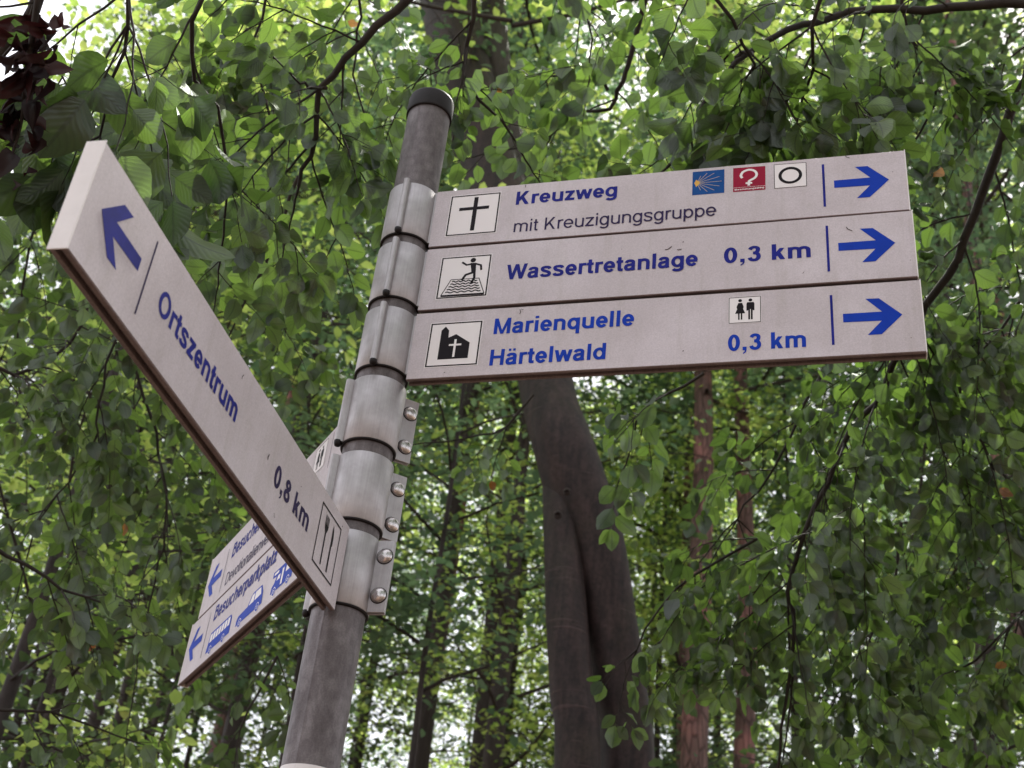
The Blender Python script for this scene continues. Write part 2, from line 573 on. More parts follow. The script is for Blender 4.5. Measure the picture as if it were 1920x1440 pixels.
class Decal:
    """flat vinyl print on a sign face, in (s, z) metres"""
    def __init__(self, g, base=0.0004):
        self.g, self.mb, self.l = g, MB(), base

    def bump(self):
        self.l += 0.000012

    def poly(self, pts, mi=0, lift=None):
        self.bump()
        L = self.l if lift is None else lift
        self.mb.add([sz(self.g, s, z, L) for s, z in pts], [list(range(len(pts)))], mi)

    def stroke(self, pts, w, h=None, closed=False, mi=0, lift=None):
        pts = np.asarray(pts, float)
        h = w if h is None else h
        if closed:
            t = np.roll(pts, -1, 0) - np.roll(pts, 1, 0)
        else:
            t = np.gradient(pts, axis=0)
        if len(pts) > 2:
            # true mitre on sharp polylines
            seg = (np.roll(pts, -1, 0) - pts)
            segn = unit(np.stack([-seg[:, 1], seg[:, 0]], 1))
            prev = np.roll(segn, 1, 0)
            nn = unit(segn + prev)
            k = 1 / np.clip((nn * segn).sum(1), 0.45, 1)
            if not closed:
                nn[0], k[0] = segn[0], 1
                nn[-1], k[-1] = segn[-2], 1
            nrm = nn * k[:, None]
        else:
            nrm = unit(np.stack([-t[:, 1], t[:, 0]], 1))
        off = nrm * np.array([w / 2, h / 2])
        a, b = pts + off, pts - off
        self.bump()
        L = self.l if lift is None else lift
        v = [sz(self.g, s, z, L) for s, z in np.vstack([a, b])]
        m = len(pts)
        r = range(m) if closed else range(m - 1)
        self.mb.add(v, [[i, (i + 1) % m, m + (i + 1) % m, m + i] for i in r], mi)

    def done(self, name, mats, parent, label=None):
        o = link(name, self.mb.mesh(name, mats), parent)
        return tag(o, label)


def E(cx, cy, rx, ry, a0=0, a1=360, n=22):
    a = np.radians(np.linspace(a0, a1, n, endpoint=(abs(a1 - a0) < 359)))
    return [(cx + rx * math.cos(t), cy + ry * math.sin(t)) for t in a]


def CR(P, n=22):
    return [tuple(p) for p in smooth_path(np.array(P, float), n)]


def glyph(ch, bold):
    """hand-drawn grotesque letters on a 1000-unit em: advance and a list of shapes"""
    w, h = (156, 126) if bold else (94, 80)
    S = []
    st = lambda p, c=False: S.append(('s', p, c))
    pl = lambda p: S.append(('p', p))
    X = 519
    T, B = X + 10 - h / 2, -10 + h / 2

    def vert(x, y0, y1): pl([(x - w / 2, y0), (x + w / 2, y0), (x + w / 2, y1), (x - w / 2, y1)])
    def horz(y, x0, x1): pl([(x0, y - h / 2), (x1, y - h / 2), (x1, y + h / 2), (x0, y + h / 2)])
    def diag(x0, y0, x1, y1, k=1.12): hw = w / 2 * k; pl([(x0 - hw, y0), (x0 + hw, y0), (x1 + hw, y1), (x1 - hw, y1)])
    A = dict(zip('KreuzwgmitnspWal0,3kMqHdO8BchDvof ', (
        722, 389, 556, 611, 500, 778, 611, 889, 278, 333, 611, 556, 611, 944, 556, 278, 556, 278, 556, 556, 833, 611, 722, 611, 778, 556, 722, 556, 611, 722, 556, 611, 333, 278))) if bold else \
        dict(zip('KreuzwgmitnspWal0,3kMqHdO8BchDvof ', (
        667, 333, 556, 556, 500, 722, 556, 833, 222, 278, 556, 500, 556, 944, 556, 222, 556, 278, 556, 500, 833, 556, 722, 556, 778, 556, 667, 500, 556, 722, 500, 556, 278, 278)))
    base = {'ä': 'a'}.get(ch, ch)
    a = A[base]
    xl = 54 + w / 2
    xr = a - 50 - w / 2
    cx = a / 2
    rr = a / 2 - 26 - w / 2
    if base == 'o': st(E(cx, X / 2, rr, (T - B) / 2), True)
    elif base == 'e':
        horz(250, cx - rr, cx + rr + w * 0.4)
        st(E(cx, X / 2, rr, (T - B) / 2, -6, 322))
    elif base == 'c': st(E(cx, X / 2, rr, (T - B) / 2, 38, 322))
    elif base == 's':
        l, r = 32 + w / 2, a - 34 - w / 2
        st(CR([(r + 6, 372), (r - 40, T - 22), (cx, T), (l + 35, T - 22), (l + 6, 385), (l + 55, 312), (cx, 268), (r - 45, 215), (r, 140), (r - 40, B + 22), (cx, B), (l + 35, B + 20), (l - 12, 140)], 36))
    elif base == 'a':
        l, r = 26 + w / 2, a - 64 - w / 2
        st(CR([(l + 8, 372), (l + 55, T - 25), (cx - 10, T), (r - 40, T - 22), (r, 385), (r, 240), (r + 2, 100), (r + 22, 0)], 30))
        st(CR([(r, 300), (cx, 272), (l + 35, 240), (l, 145), (l + 40, B + 16), (cx - 25, B), (r - 45, B + 45), (r, 150)], 26))
    elif base in 'nhm':
        vert(xl, 0, 716 if base == 'h' else X)
        xs = [(xl, xr)] if base != 'm' else [(xl, cx), (cx, xr)]
        for p, q in xs:
            st([(p, 300)] + E((p + q) / 2, 350, (q - p) / 2, T - 350, 170, 0, 14) + [(q, 0)])
    elif base == 'u':
        vert(xr, 0, X)
        st([(xl, X)] + E((xl + xr) / 2, 172, (xr - xl) / 2, 172 - B, 180, 350, 14))
    elif base == 'r':
        vert(xl, 0, X)
        st(CR([(xl, 300), (xl + 18, 410), (xl + 85, T - 12), (a - 2, T + 2)], 14))
    elif base in 'gqd':
        l = 28 + w / 2
        st(E((l + xr) / 2, X / 2, (xr - l) / 2, (T - B) / 2), True)
        if base == 'q': vert(xr, -199, X)
        elif base == 'd': vert(xr, 0, 716)
        else:
            st([(xr, X)] + E((l + xr) / 2, -30, (xr - l) / 2, 180 - h / 2, 0, -155, 18))
    elif base == 'p':
        r = a - 28 - w / 2
        st(E((xl + r) / 2, X / 2, (r - xl) / 2, (T - B) / 2), True)
        vert(xl, -199, X)
    elif base == 'i':
        vert(cx, 0, X); vert(cx, 612, 716)
    elif base == 'l': vert(cx, 0, 716)
    elif base == 't':
        horz(X - h / 2, 18, a - 22)
        st([(cx - 12, 668), (cx - 12, 150)] + CR([(cx - 10, 120), (cx + 10, B + 18), (a - 22, B + 8)], 8))
    elif base == 'f':
        horz(X - h / 2, 10, a - 15)
        st([(cx - 10, 0), (cx - 10, 560)] + CR([(cx - 8, 600), (cx + 20, 716 - h / 2 - 8), (a + 18, 716 - h / 2 + 6)], 8))
    elif base == 'k':
        vert(xl, 0, 716)
        diag(xl + 20, 150, a - 66 - w / 2, X, 1.1)
        diag(a - 52 - w / 2, 0, xl + 120, 350, 1.15)
    elif base == 'z':
        horz(X - h / 2, 36, a - 36); horz(h / 2, 30, a - 30)
        diag(36 + w * 0.62, h * 0.6, a - 40 - w * 0.62, X - h * 0.6, 1.25)
    elif base == 'v':
        diag(cx, 0, w * 0.55, X); diag(cx, 0, a - w * 0.55, X)
    elif base in 'wW':
        t = X if base == 'w' else 716
        xs = [w * 0.55, a * 0.285, a * 0.5, a * 0.715, a - w * 0.55]
        for i in range(4):
            y0, y1 = (t, 0) if i % 2 == 0 else (0, t)
            diag(xs[i], y0, xs[i + 1], y1, 1.0)
    elif base == 'K':
        vert(xl, 0, 716)
        diag(xl + 10, 195, a - 110 - w / 2, 716, 1.25)
        diag(a - 72 - w / 2, 0, xl + 165, 440, 1.2)
    elif base == 'M':
        vert(xl, 0, 716); vert(a - xl, 0, 716)
        diag(cx, 0, xl + 12, 716, 0.85); diag(cx, 0, a - xl - 12, 716, 0.85)
    elif base == 'H':
        vert(xl, 0, 716); vert(a - xl, 0, 716); horz(370, xl, a - xl)
    elif base == 'O': st(E(cx, 358, a / 2 - 42 - w / 2, 370 - h / 2, n=30), True)
    elif base == 'D':
        vert(xl, 0, 716)
        st([(xl, 716 - h / 2)] + E(310, 358, a - 42 - w / 2 - 310, 358 - h / 2, 90, -90, 20) + [(xl, h / 2)])
    elif base == 'B':
        vert(xl, 0, 716)
        st([(xl, 716 - h / 2)] + E(400, 545, a - 92 - w / 2 - 400, 171 - h / 2, 90, -90, 14) + [(xl, 374 + h / 2)])
        st([(xl, 374 + h / 2 - 4)] + E(410, (374 + h / 2) / 2 + h / 4, a - 48 - w / 2 - 410, (374 + h / 2 - h / 2) / 2 - 2, 90, -90, 14) + [(xl, h / 2)])
    elif base == '0': st(E(cx, 355, cx - 42 - w / 2, 365 - h / 2, n=28), True)
    elif base == '3':
        l, r, t, b = 46 + w / 2, a - 48 - w / 2, 715 - h / 2, -8 + h / 2
        st(CR([(l, 550), (l + 50, t - 32), (cx - 5, t), (r - 55, t - 35), (r - 22, 535), (r - 65, 420), (cx - 40, 382)], 20))
        st(CR([(cx - 40, 386), (r - 45, 340), (r, 205), (r - 50, b + 42), (cx, b), (l + 35, b + 38), (l - 8, 180)], 20))
    elif base == '8':
        st(E(cx, 537, cx - 72 - w / 2, 178 - h / 2), True)
        st(E(cx, 196, cx - 44 - w / 2, 206 - h / 2), True)
    elif base == ',':
        x = cx - w / 2
        pl([(x, 0), (x + w * 0.55, 0), (x + w * 0.5, -60), (x + w * 0.05, -110), (x + w * 0.12, -165), (x + w * 0.8, -90), (x + w, 10), (x + w, w), (x, w)])
    if ch == 'ä':
        for x in (cx - 105, cx + 85): pl([(x - 55, 612), (x + 55, 612), (x + 55, 716), (x - 55, 716)])
    return a, w, h, S


def lettering(g, text, s0, s1, z0, cap, bold, mat, parent, label=None):
    """text whose ink runs from s0 to s1 on baseline z0 with capitals cap tall"""
    D = Decal(g)
    adv = sum(glyph(c, bold)[0] for c in text) - 70
    kx = (s1 - s0) / adv
    ky = cap / 716
    x = -35
    for c in text:
        a, w, h, S = glyph(c, bold)
        for s in S:
            pts = [(s0 + (x + px) * kx, z0 + py * ky) for px, py in s[1]]
            if s[0] == 'p': D.poly(pts)
            else: D.stroke(pts, w * abs(kx), h * ky, s[2])
        x += a
    return D.done('lettering', mat, parent, label)


def make_panel(g, s0, s1, z0, z1, label, sag=0.0):
    """hollow aluminium sign board: extruded section with a groove along both edges, end plate at the tip"""
    T = 0.0190
    o, d, n = FR[g]
    gw, gd, c = 0.0035, 0.006, 0.0012
    sec = [(0, z0 + c), (-c, z0), (-T / 2 + gw, z0), (-T / 2 + gw, z0 + gd), (-T / 2 - gw, z0 + gd), (-T / 2 - gw, z0), (-T + c, z0), (-T, z0 + c),
           (-T, z1 - c), (-T + c, z1), (-T / 2 - gw, z1), (-T / 2 - gw, z1 - gd), (-T / 2 + gw, z1 - gd), (-T / 2 + gw, z1), (-c, z1), (0, z1 - c)]
    k = len(sec)
    v = [sz(g, s, z - sag * s, t) for s in (s0, s1) for t, z in sec]
    mb = MB()
    faces, mi = [], []
    for i in range(k):
        j = (i + 1) % k
        mb.add([v[i], v[j], v[k + j], v[k + i]], [[0, 1, 2, 3]], 0 if i in (k - 1, 7) else 1)
    mb.add(v[:k], [list(range(k))], 1)
    mb.add(v[k:], [list(range(k))], 1)
    P = link('sign_panel', mb.mesh('sign_panel', [M_PANEL, M_PROF]), post)
    tag(P, label)
    # end plate
    e = MB()
    b, t = 0.0008, 0.0016
    cs = [(b, z0 - b), (-T - b, z0 - b), (-T - b, z1 + b), (b, z1 + b)]
    vv = [sz(g, s, z - sag * s, tt) for s in (s1 + 0.0001, s1 + t) for tt, z in cs]
    e.add(vv, [[0, 1, 2, 3], [4, 7, 6, 5], [0, 4, 5, 1], [1, 5, 6, 2], [2, 6, 7, 3], [3, 7, 4, 0]])
    eo = link('end_plate', e.mesh('end_plate', M_CAPEND), P)
    bv = eo.modifiers.new('bevel', 'BEVEL'); bv.width = 0.0006; bv.segments = 2
    return P


def arrow(g, tip, zc, dirn, parent, mat=M_BLUE):
    """arrow whose tip is at s=tip; dirn is +1 when it points to larger s"""
    D = Decal(g)
    pts = [(0, 0), (-0.0304, 0.0315), (-0.0493, 0.0322), (-0.0273, 0.0075), (-0.0818, 0.0077), (-0.0818, -0.0075), (-0.0286, -0.0085), (-0.0490, -0.0322), (-0.0300, -0.0322)]
    D.poly([(tip + dirn * x, zc + y) for x, y in pts])
    return D.done('arrow', mat, parent)


def divider(g, s, z0, z1, w, parent, mat=M_BLUE):
    D = Decal(g)
    D.poly([(s - w / 2, z0), (s + w / 2, z0), (s + w / 2, z1), (s - w / 2, z1)])
    return D.done('divider_line', mat, parent)


def plate(D, s0, s1, z0, z1, frame=True, m=0.0026, fw=0.0023):
    D.poly([(s0, z0), (s1, z0), (s1, z1), (s0, z1)], 0, 0.00025)
    if frame:
        a, b, c, d = s0 + m, s1 - m, z0 + m, z1 - m
        D.stroke([(a, c), (b, c), (b, d), (a, d)], fw, fw, True, 1)


def icon(g, parent, draw, label, mats=(M_WHITE, M_BLACK)):
    D = Decal(g)
    draw(D)
    o = D.done('pictogram', list(mats), parent, label)
    return o


# ---- the three boards pointing right
R1 = make_panel('R', 0, 0.7600, 1.3278, 1.4500, 'top board pointing right with cross pictogram and three small badges', 0.0040)
R2 = make_panel('R', 0, 0.7625, 1.1975, 1.3238, 'middle board pointing right with water treading pictogram')
R3 = make_panel('R', 0, 0.7645, 1.0650, 1.1920, 'lowest board pointing right with chapel and toilet pictograms')
for zc, tip, p, (b0, b1), sb in ((1.3886, 0.7344, R1, (1.3445, 1.4322), 0.6371), (1.2632, 0.7357, R2, (1.2180, 1.3064), 0.6385), (1.1310, 0.7370, R3, (1.0850, 1.1740), 0.6398)):
    arrow('R', tip, zc, 1, p)
    divider('R', sb, b0, b1, 0.0037, p, M_BLUED)
lettering('R', 'Kreuzweg', 0.1405, 0.3115, 1.4040, 0.0288, True, M_BLUED, R1)
lettering('R', 'mit Kreuzigungsgruppe', 0.1425, 0.4712, 1.3448, 0.0258, False, M_VIOLET, R1)
lettering('R', 'Wassertretanlage', 0.1410, 0.4440, 1.2474, 0.0300, True, M_BLUED, R2)
lettering('R', '0,3 km', 0.4838, 0.6140, 1.2478, 0.0302, True, M_BLUED, R2)
lettering('R', 'Marienquelle', 0.1307, 0.3504, 1.1414, 0.0298, True, M_BLUE, R3)
lettering('R', 'Härtelwald', 0.1303, 0.3110, 1.0826, 0.0296, True, M_BLUE, R3)
lettering('R', '0,3 km', 0.4908, 0.6026, 1.0844, 0.0290, True, M_BLUE, R3)


def d_cross(D):
    plate(D, 0.0255, 0.1140, 1.3470, 1.4365)
    D.stroke([(0.0714, 1.4290), (0.0714, 1.3562)], 0.0072, 0.0072, mi=1)
    D.stroke([(0.0437, 1.4046), (0.0956, 1.4046)], 0.0068, 0.0068, mi=1)


def d_water(D):
    plate(D, 0.0265, 0.1128, 1.2168, 1.3034)
    D.poly(E(0.0814, 1.2927, 0.0046, 0.0047, n=18), 1)
    D.poly([(0.0775, 1.2872), (0.0872, 1.2866), (0.0885, 1.2650), (0.0815, 1.2650)], 1)
    D.stroke([(0.0807, 1.2850), (0.0711, 1.2836), (0.0629, 1.2900)], 0.0034, mi=1)
    D.stroke([(0.0850, 1.2854), (0.0956, 1.2811), (0.0973, 1.2710)], 0.0034, mi=1)
    D.stroke([(0.0838, 1.2672), (0.0721, 1.2632), (0.0665, 1.2525)], 0.0042, mi=1)
    D.stroke([(0.0862, 1.2672), (0.0872, 1.2564), (0.0832, 1.2449)], 0.0042, mi=1)
    q = [(0.0486, 1.2552), (0.0954, 1.2546), (0.1069, 1.2238), (0.0353, 1.2244)]
    D.stroke(q, 0.0014, 0.0014, True, 1)
    D.poly([(0.0350, 1.2250), (0.1072, 1.2244), (0.1072, 1.2208), (0.0350, 1.2214)], 1)
    for i in range(5):
        z = 1.2508 - i * 0.0053
        k = (1.2550 - z) / 0.031
        a, b = 0.0486 - 0.0133 * k + 0.004, 0.0954 + 0.0115 * k - 0.004
        xs = np.linspace(a, b, 40)
        D.stroke([(x, z + 0.0011 * math.sin((x - a) / (b - a) * 2 * math.pi * 5)) for x in xs], 0.0022, 0.0022, mi=1)


def d_church(D):
    plate(D, 0.0262, 0.1126, 1.0848, 1.1704)
    D.poly([(0.0460, 1.0993), (0.0459, 1.1548), (0.0521, 1.1619), (0.0583, 1.1540), (0.0589, 1.1400), (0.0710, 1.1460), (0.0949, 1.1284), (0.0949, 1.0993)], 1)
    D.stroke([(0.0713, 1.1362), (0.0713, 1.1029)], 0.0036, mi=0)
    D.stroke([(0.0614, 1.1258), (0.0816, 1.1258)], 0.0034, mi=0)


def people(D, s0, z0, k, mi=1, flip=1):
    def P(x, y): return (s0 + flip * x * k, z0 + y * k)
    D.poly([P(x, y) for x, y in E(0.0171, 0.0417, 0.0028, 0.0028, n=14)], mi)
    D.poly([P(x, y) for x, y in [(0.0145, 0.0375), (0.0200, 0.0375), (0.0224, 0.0300), (0.0216, 0.0262), (0.0245, 0.0180), (0.0097, 0.0180), (0.0128, 0.0262), (0.0118, 0.0300)]], mi)
    for x in (0.0152, 0.0192): D.stroke([P(x, 0.0180), P(x, 0.0066)], 0.0022 * k, mi=mi)
    D.poly([P(x, y) for x, y in E(0.0322, 0.0417, 0.0028, 0.0028, n=14)], mi)
    D.poly([P(x, y) for x, y in [(0.0276, 0.0378), (0.0368, 0.0378), (0.0380, 0.0350), (0.0380, 0.0225), (0.0358, 0.0225), (0.0352, 0.0250), (0.0292, 0.0250), (0.0286, 0.0225), (0.0264, 0.0225), (0.0264, 0.0350)]], mi)
    for x in (0.0303, 0.0341): D.stroke([P(x, 0.0252), P(x, 0.0062)], 0.0026 * k, mi=mi)


def d_wc(D):
    plate(D, 0.4912, 0.5396, 1.1329, 1.1820, m=0.0012, fw=0.0010)
    people(D, 0.4915, 1.1330, 1.0)


def d_shell(D):
    D.poly([(0.4330, 1.3912), (0.4838, 1.3910), (0.4838, 1.4408), (0.4330, 1.4412)], 0, 0.00025)
    fx, fz = 0.4405, 1.4162
    for x, z in [(0.4462, 1.4309), (0.4565, 1.4358), (0.4675, 1.4345), (0.4760, 1.4262), (0.4795, 1.4162), (0.4760, 1.4060), (0.4678, 1.3982), (0.4570, 1.3962), (0.4462, 1.4003)]:
        D.stroke([(fx, fz), (x, z)], 0.0009, 0.0009, mi=1)
    D.poly([(0.4358, 1.4165), (0.4376, 1.4198), (0.4390, 1.4236), (0.4412, 1.4212), (0.4442, 1.4190), (0.4446, 1.4148), (0.4418, 1.4112), (0.4388, 1.4078), (0.4378, 1.4122)], 2)


def d_way(D):
    D.poly([(0.4976, 1.3906), (0.5480, 1.3902), (0.5482, 1.4400), (0.4976, 1.4414)], 0, 0.00025)
    D.stroke(CR([(0.5120, 1.4185), (0.5098, 1.4240), (0.5135, 1.4315), (0.5225, 1.4350), (0.5312, 1.4315), (0.5345, 1.4240), (0.5318, 1.4170), (0.5255, 1.4128), (0.5226, 1.4100), (0.5222, 1.4015)], 30), 0.0040, mi=1)
    D.stroke([(0.5172, 1.4068), (0.5275, 1.4066)], 0.0036, mi=1)
    D.stroke([(0.4976, 1.3990), (0.5481, 1.3985)], 0.0005, mi=1)


def d_ring(D):
    D.poly([(0.5614, 1.3900), (0.6116, 1.3898), (0.6120, 1.4400), (0.5614, 1.4412)], 0, 0.00025)
    D.stroke([(0.5620, 1.3906), (0.6110, 1.3904), (0.6114, 1.4394), (0.5620, 1.4406)], 0.0009, 0.0009, True, 1)
    D.stroke(E(0.5866, 1.4154, 0.0158, 0.0152, n=36), 0.0050, 0.0050, True, 1)


icon('R', R1, d_cross, 'white square with black cross')
icon('R', R1, d_shell, 'blue square with yellow shell and rays', (M_SHELLB, M_RAY, M_YELLOW))
icon('R', R1, d_way, 'crimson square with white curved mark over a cross', (M_RED, M_WHITE))
lettering('R', 'Besinnungsweg', 0.5000, 0.5460, 1.3932, 0.0034, True, M_WHITE, R1)
icon('R', R1, d_ring, 'white square with black ring')
icon('R', R2, d_water, 'white square with figure wading in a basin')
icon('R', R3, d_church, 'white square with black chapel')
icon('R', R3, d_wc, 'white square with woman and man')

# ---- the board pointing at the camera's left
O1 = make_panel('O', 0, 0.769, 0.6666, 0.7931, 'single board pointing forward left with fork and knife pictogram')
arrow('O', 0.7440, 0.7336, 1, O1, M_BLUED)
divider('O', 0.6455, 0.6876, 0.7768, 0.0028, O1, M_VIOLET)
lettering('O', 'Ortszentrum', 0.6135, 0.4008, 0.7168, 0.0285, True, M_BLUED, O1)
lettering('O', '0,8 km', 0.2722, 0.1436, 0.7112, 0.0292, True, M_VIOLET, O1)


def d_food(D):
    D.stroke([(0.0304, 0.6898), (0.1098, 0.6898), (0.1098, 0.7732), (0.0304, 0.7732)], 0.0026, 0.0024, True, 0)
    x = 0.0838
    D.stroke([(x - 0.0022, 0.6965), (x - 0.001, 0.7440)], 0.0042, mi=0)
    D.poly([(x - 0.0078, 0.7530), (x - 0.0070, 0.7480), (x - 0.0030, 0.7410), (x + 0.0008, 0.7410), (x + 0.0050, 0.7480), (x + 0.0062, 0.7530)], 0)
    for k in range(4):
        xx = x - 0.0066 + k * 0.0039
        D.stroke([(xx, 0.7520), (xx + 0.0004, 0.7655)], 0.0020, mi=0)
    D.poly([(0.0580, 0.7655), (0.0548, 0.7600), (0.0520, 0.7480), (0.0518, 0.7370), (0.0542, 0.7350), (0.0540, 0.6970), (0.0586, 0.6970), (0.0586, 0.7400), (0.0592, 0.7600)], 0)


icon('O', O1, d_food, 'black outlined square with fork and knife', (M_BLACK,))

# ---- the two boards pointing away behind the post
B1 = make_panel('B', 0.012, 0.7340, 0.8945, 1.0177, 'upper board pointing away behind the post with small toilet pictogram')
B2 = make_panel('B', 0.012, 0.7680, 0.7729, 0.8925, 'lower board pointing away behind the post with bus and car pictograms')
arrow('B', 0.7205, 0.9560, 1, B1)
arrow('B', 0.7500, 0.8370, 1, B2)
divider('B', 0.6190, 0.9090, 0.9968, 0.0020, B1, M_VIOLET)
divider('B', 0.6440, 0.7895, 0.8775, 0.0020, B2, M_VIOLET)
lettering('B', 'Besucher', 0.5905, 0.4360, 0.9662, 0.0305, True, M_BLUED, B1)
lettering('B', 'Devotionalienverkauf', 0.5935, 0.2960, 0.9128, 0.0250, False, M_VIOLET, B1)
lettering('B', 'Besucherparkplatz', 0.6150, 0.2877, 0.8500, 0.0300, True, M_BLUED, B2)


def d_wc2(D):
    D.poly([(0.134, 0.958), (0.188, 0.958), (0.188, 1.012), (0.134, 1.012)], 0, 0.00025)
    D.stroke([(0.136, 0.960), (0.186, 0.960), (0.186, 1.010), (0.136, 1.010)], 0.0012, 0.0012, True, 1)
    people(D, 0.186, 0.960, 1.0, 1, -1)


icon('B', B1, d_wc2, 'white square with woman and man seen at a slant')
divider('B', 0.112, 0.945, 1.010, 0.0012, B1, M_VIOLET)


def wheel(D, x, z, r=0.0085):
    D.poly(E(x, z, r, r, n=18), 0)
    D.stroke(E(x, z, r * 0.95, r * 0.95, n=18), 0.0013, 0.0013, True, 1)
    D.stroke(E(x, z, r * 0.3, r * 0.3, n=10), 0.0012, 0.0012, True, 1)


def d_bus(D):
    D.poly([(0.6150, 0.7880), (0.6120, 0.8010), (0.6060, 0.8250), (0.4930, 0.8250), (0.4860, 0.8180), (0.4830, 0.7880)], 0)
    for i in range(7):
        a = 0.6030 - i * 0.0162
        D.poly([(a + (0.002 if i == 0 else 0), 0.8060), (a - 0.0122, 0.8060), (a - 0.0122, 0.8212), (a, 0.8212)], 1)
    wheel(D, 0.5900, 0.7885); wheel(D, 0.5180, 0.7885)


def d_car(D):
    D.poly([(0.4503, 0.7880), (0.4500, 0.7990), (0.4440, 0.8050), (0.3990, 0.8075), (0.3860, 0.8230), (0.3780, 0.8262), (0.3360, 0.8262), (0.3240, 0.8100), (0.3200, 0.7880)], 0)
    D.poly([(0.3930, 0.8078), (0.3815, 0.8225), (0.3690, 0.8232), (0.3690, 0.8078)], 1)
    D.poly([(0.3650, 0.8078), (0.3650, 0.8232), (0.3400, 0.8232), (0.3330, 0.8090)], 1)
    wheel(D, 0.4300, 0.7885); wheel(D, 0.3420, 0.7885)


def d_rv(D):
    D.poly([(0.2800, 0.7880), (0.2790, 0.8000), (0.2700, 0.8050), (0.2630, 0.8150), (0.2820, 0.8165), (0.2820, 0.8270), (0.2500, 0.8270), (0.1900, 0.8270), (0.1850, 0.8180), (0.1850, 0.7880)], 0)
    D.poly([(0.2600, 0.8060), (0.2560, 0.8140), (0.2450, 0.8140), (0.2450, 0.8060)], 1)
    D.poly([(0.2380, 0.7920), (0.2380, 0.8200), (0.2300, 0.8200), (0.2300, 0.7920)], 1)
    D.poly([(0.2200, 0.8080), (0.2200, 0.8200), (0.2000, 0.8200), (0.2000, 0.8080)], 1)
    D.poly([(0.2760, 0.8195), (0.2760, 0.8240), (0.2560, 0.8240), (0.2560, 0.8195)], 1)
    wheel(D, 0.2640, 0.7885, 0.0078); wheel(D, 0.2030, 0.7885, 0.0078)


icon('B', B2, d_bus, 'blue bus', (M_BLUE, M_WHITE))
icon('B', B2, d_car, 'blue car', (M_BLUE, M_WHITE))
icon('B', B2, d_rv, 'blue camper van', (M_BLUE, M_WHITE))


# ---- dirt specks and dead insects stuck to the boards
def specks(g, parent, items):
    for s, z, L, a, w in items:
        D = Decal(g, 0.0007)
        k = [(0, 0), (L * 0.4 * math.cos(a), L * 0.4 * math.sin(a)), (L * math.cos(a + 0.4), L * math.sin(a + 0.4))]
        D.stroke([(s + x, z + y) for x, y in k], w, w)
        D.done('dirt_speck', M_DIRT, parent)


specks('R', R1, [(0.672, 1.4455, 0.008, -1.1, 0.0011), (0.155, 1.4465, 0.006, -1.9, 0.0010), (0.740, 1.4030, 0.0015, 0, 0.0012), (0.290, 1.3385, 0.004, 0.2, 0.0008)])
specks('R', R2, [(0.667, 1.3010, 0.012, -1.2, 0.0011), (0.393, 1.2835, 0.012, 0.1, 0.0013), (0.412, 1.2822, 0.007, -0.4, 0.0012), (0.420, 1.2960, 0.002, 0, 0.0014), (0.600, 1.218, 0.004, 0.4, 0.0007)])
specks('R', R3, [(0.170, 1.1770, 0.009, 1.2, 0.0009), (0.172, 1.1868, 0.004, -0.9, 0.0008), (0.425, 1.0890, 0.002, 0, 0.0016), (0.060, 1.074, 0.002, 0, 0.0012)])
specks('O', O1, [(0.300, 0.728, 0.008, 1.3, 0.0016), (0.410, 0.770, 0.007, 1.4, 0.0012), (0.247, 0.678, 0.006, 0.4, 0.001), (0.028, 0.779, 0.002, 0, 0.002), (0.190, 0.752, 0.0016, 0, 0.0014)])
specks('B', B1, [(0.22, 0.905, 0.003, 0, 0.0012)])


# ---- pole, cap, sticker
def make_pole():
    ang = np.radians([*range(-180, -124, 8), -122, -120.5, -119, *range(-116, 180, 8)])
    rad = np.full(len(ang), 0.038)
    k = np.argmin(np.abs(ang - math.radians(-120.5)))
    rad[k] += 0.0007
    zs = np.concatenate([[-0.3], np.linspace(0, 1.662 + H0, 20)])
    v = np.array([[r * math.cos(a), r * math.sin(a), z] for z in zs for a, r in zip(ang, rad)])
    n = len(ang)
    i = np.arange(len(zs) - 1)[:, None] * n
    j = np.arange(n)[None, :]
    q = np.stack([i + j, i + (j + 1) % n, i + n + (j + 1) % n, i + n + j], -1).reshape(-1, 4)
    link('pole', build_mesh('pole', v, [q], M_POLE, smooth=True), post)


def lathe(prof, n=48):
    v = np.array([[r * math.cos(a), r * math.sin(a), z] for r, z in prof for a in np.arange(n) * 2 * math.pi / n])
    i = np.arange(len(prof) - 1)[:, None] * n
    j = np.arange(n)[None, :]
    q = np.stack([i + j, i + (j + 1) % n, i + n + (j + 1) % n, i + n + j], -1).reshape(-1, 4)
    return v, q


make_pole()
v, q = lathe([(0.0385, 1.636 + H0), (0.0408, 1.636 + H0), (0.0412, 1.640 + H0), (0.0412, 1.672 + H0), (0.0400, 1.6765 + H0), (0.036, 1.679 + H0), (0.0001, 1.681 + H0)])
link('pole_cap', build_mesh('pole_cap', v, [q], M_CAP, smooth=True), post)
aa = np.radians(np.linspace(-175, -5, 40))
v = np.array([[0.0387 * math.cos(a), 0.0387 * math.sin(a), z] for z in (0.36 + H0, 0.4612 + H0) for a in aa])
q = np.array([[i, i + 1, 41 + i, 40 + i] for i in range(39)])
link('sticker', build_mesh('sticker', v, [q], M_STICK, smooth=True), post)


def plate_box(c, ax, ay, az_, hx, hy, hz):
    c, ax, ay, az_ = map(np.asarray, (c, ax, ay, az_))
    v = [c + ax * hx * i + ay * hy * j + az_ * hz * k for k in (-1, 1) for j in (-1, 1) for i in (-1, 1)]
    return v, [[0, 1, 3, 2], [4, 6, 7, 5], [0, 4, 5, 1], [1, 5, 7, 3], [3, 7, 6, 2], [2, 6, 4, 0]]


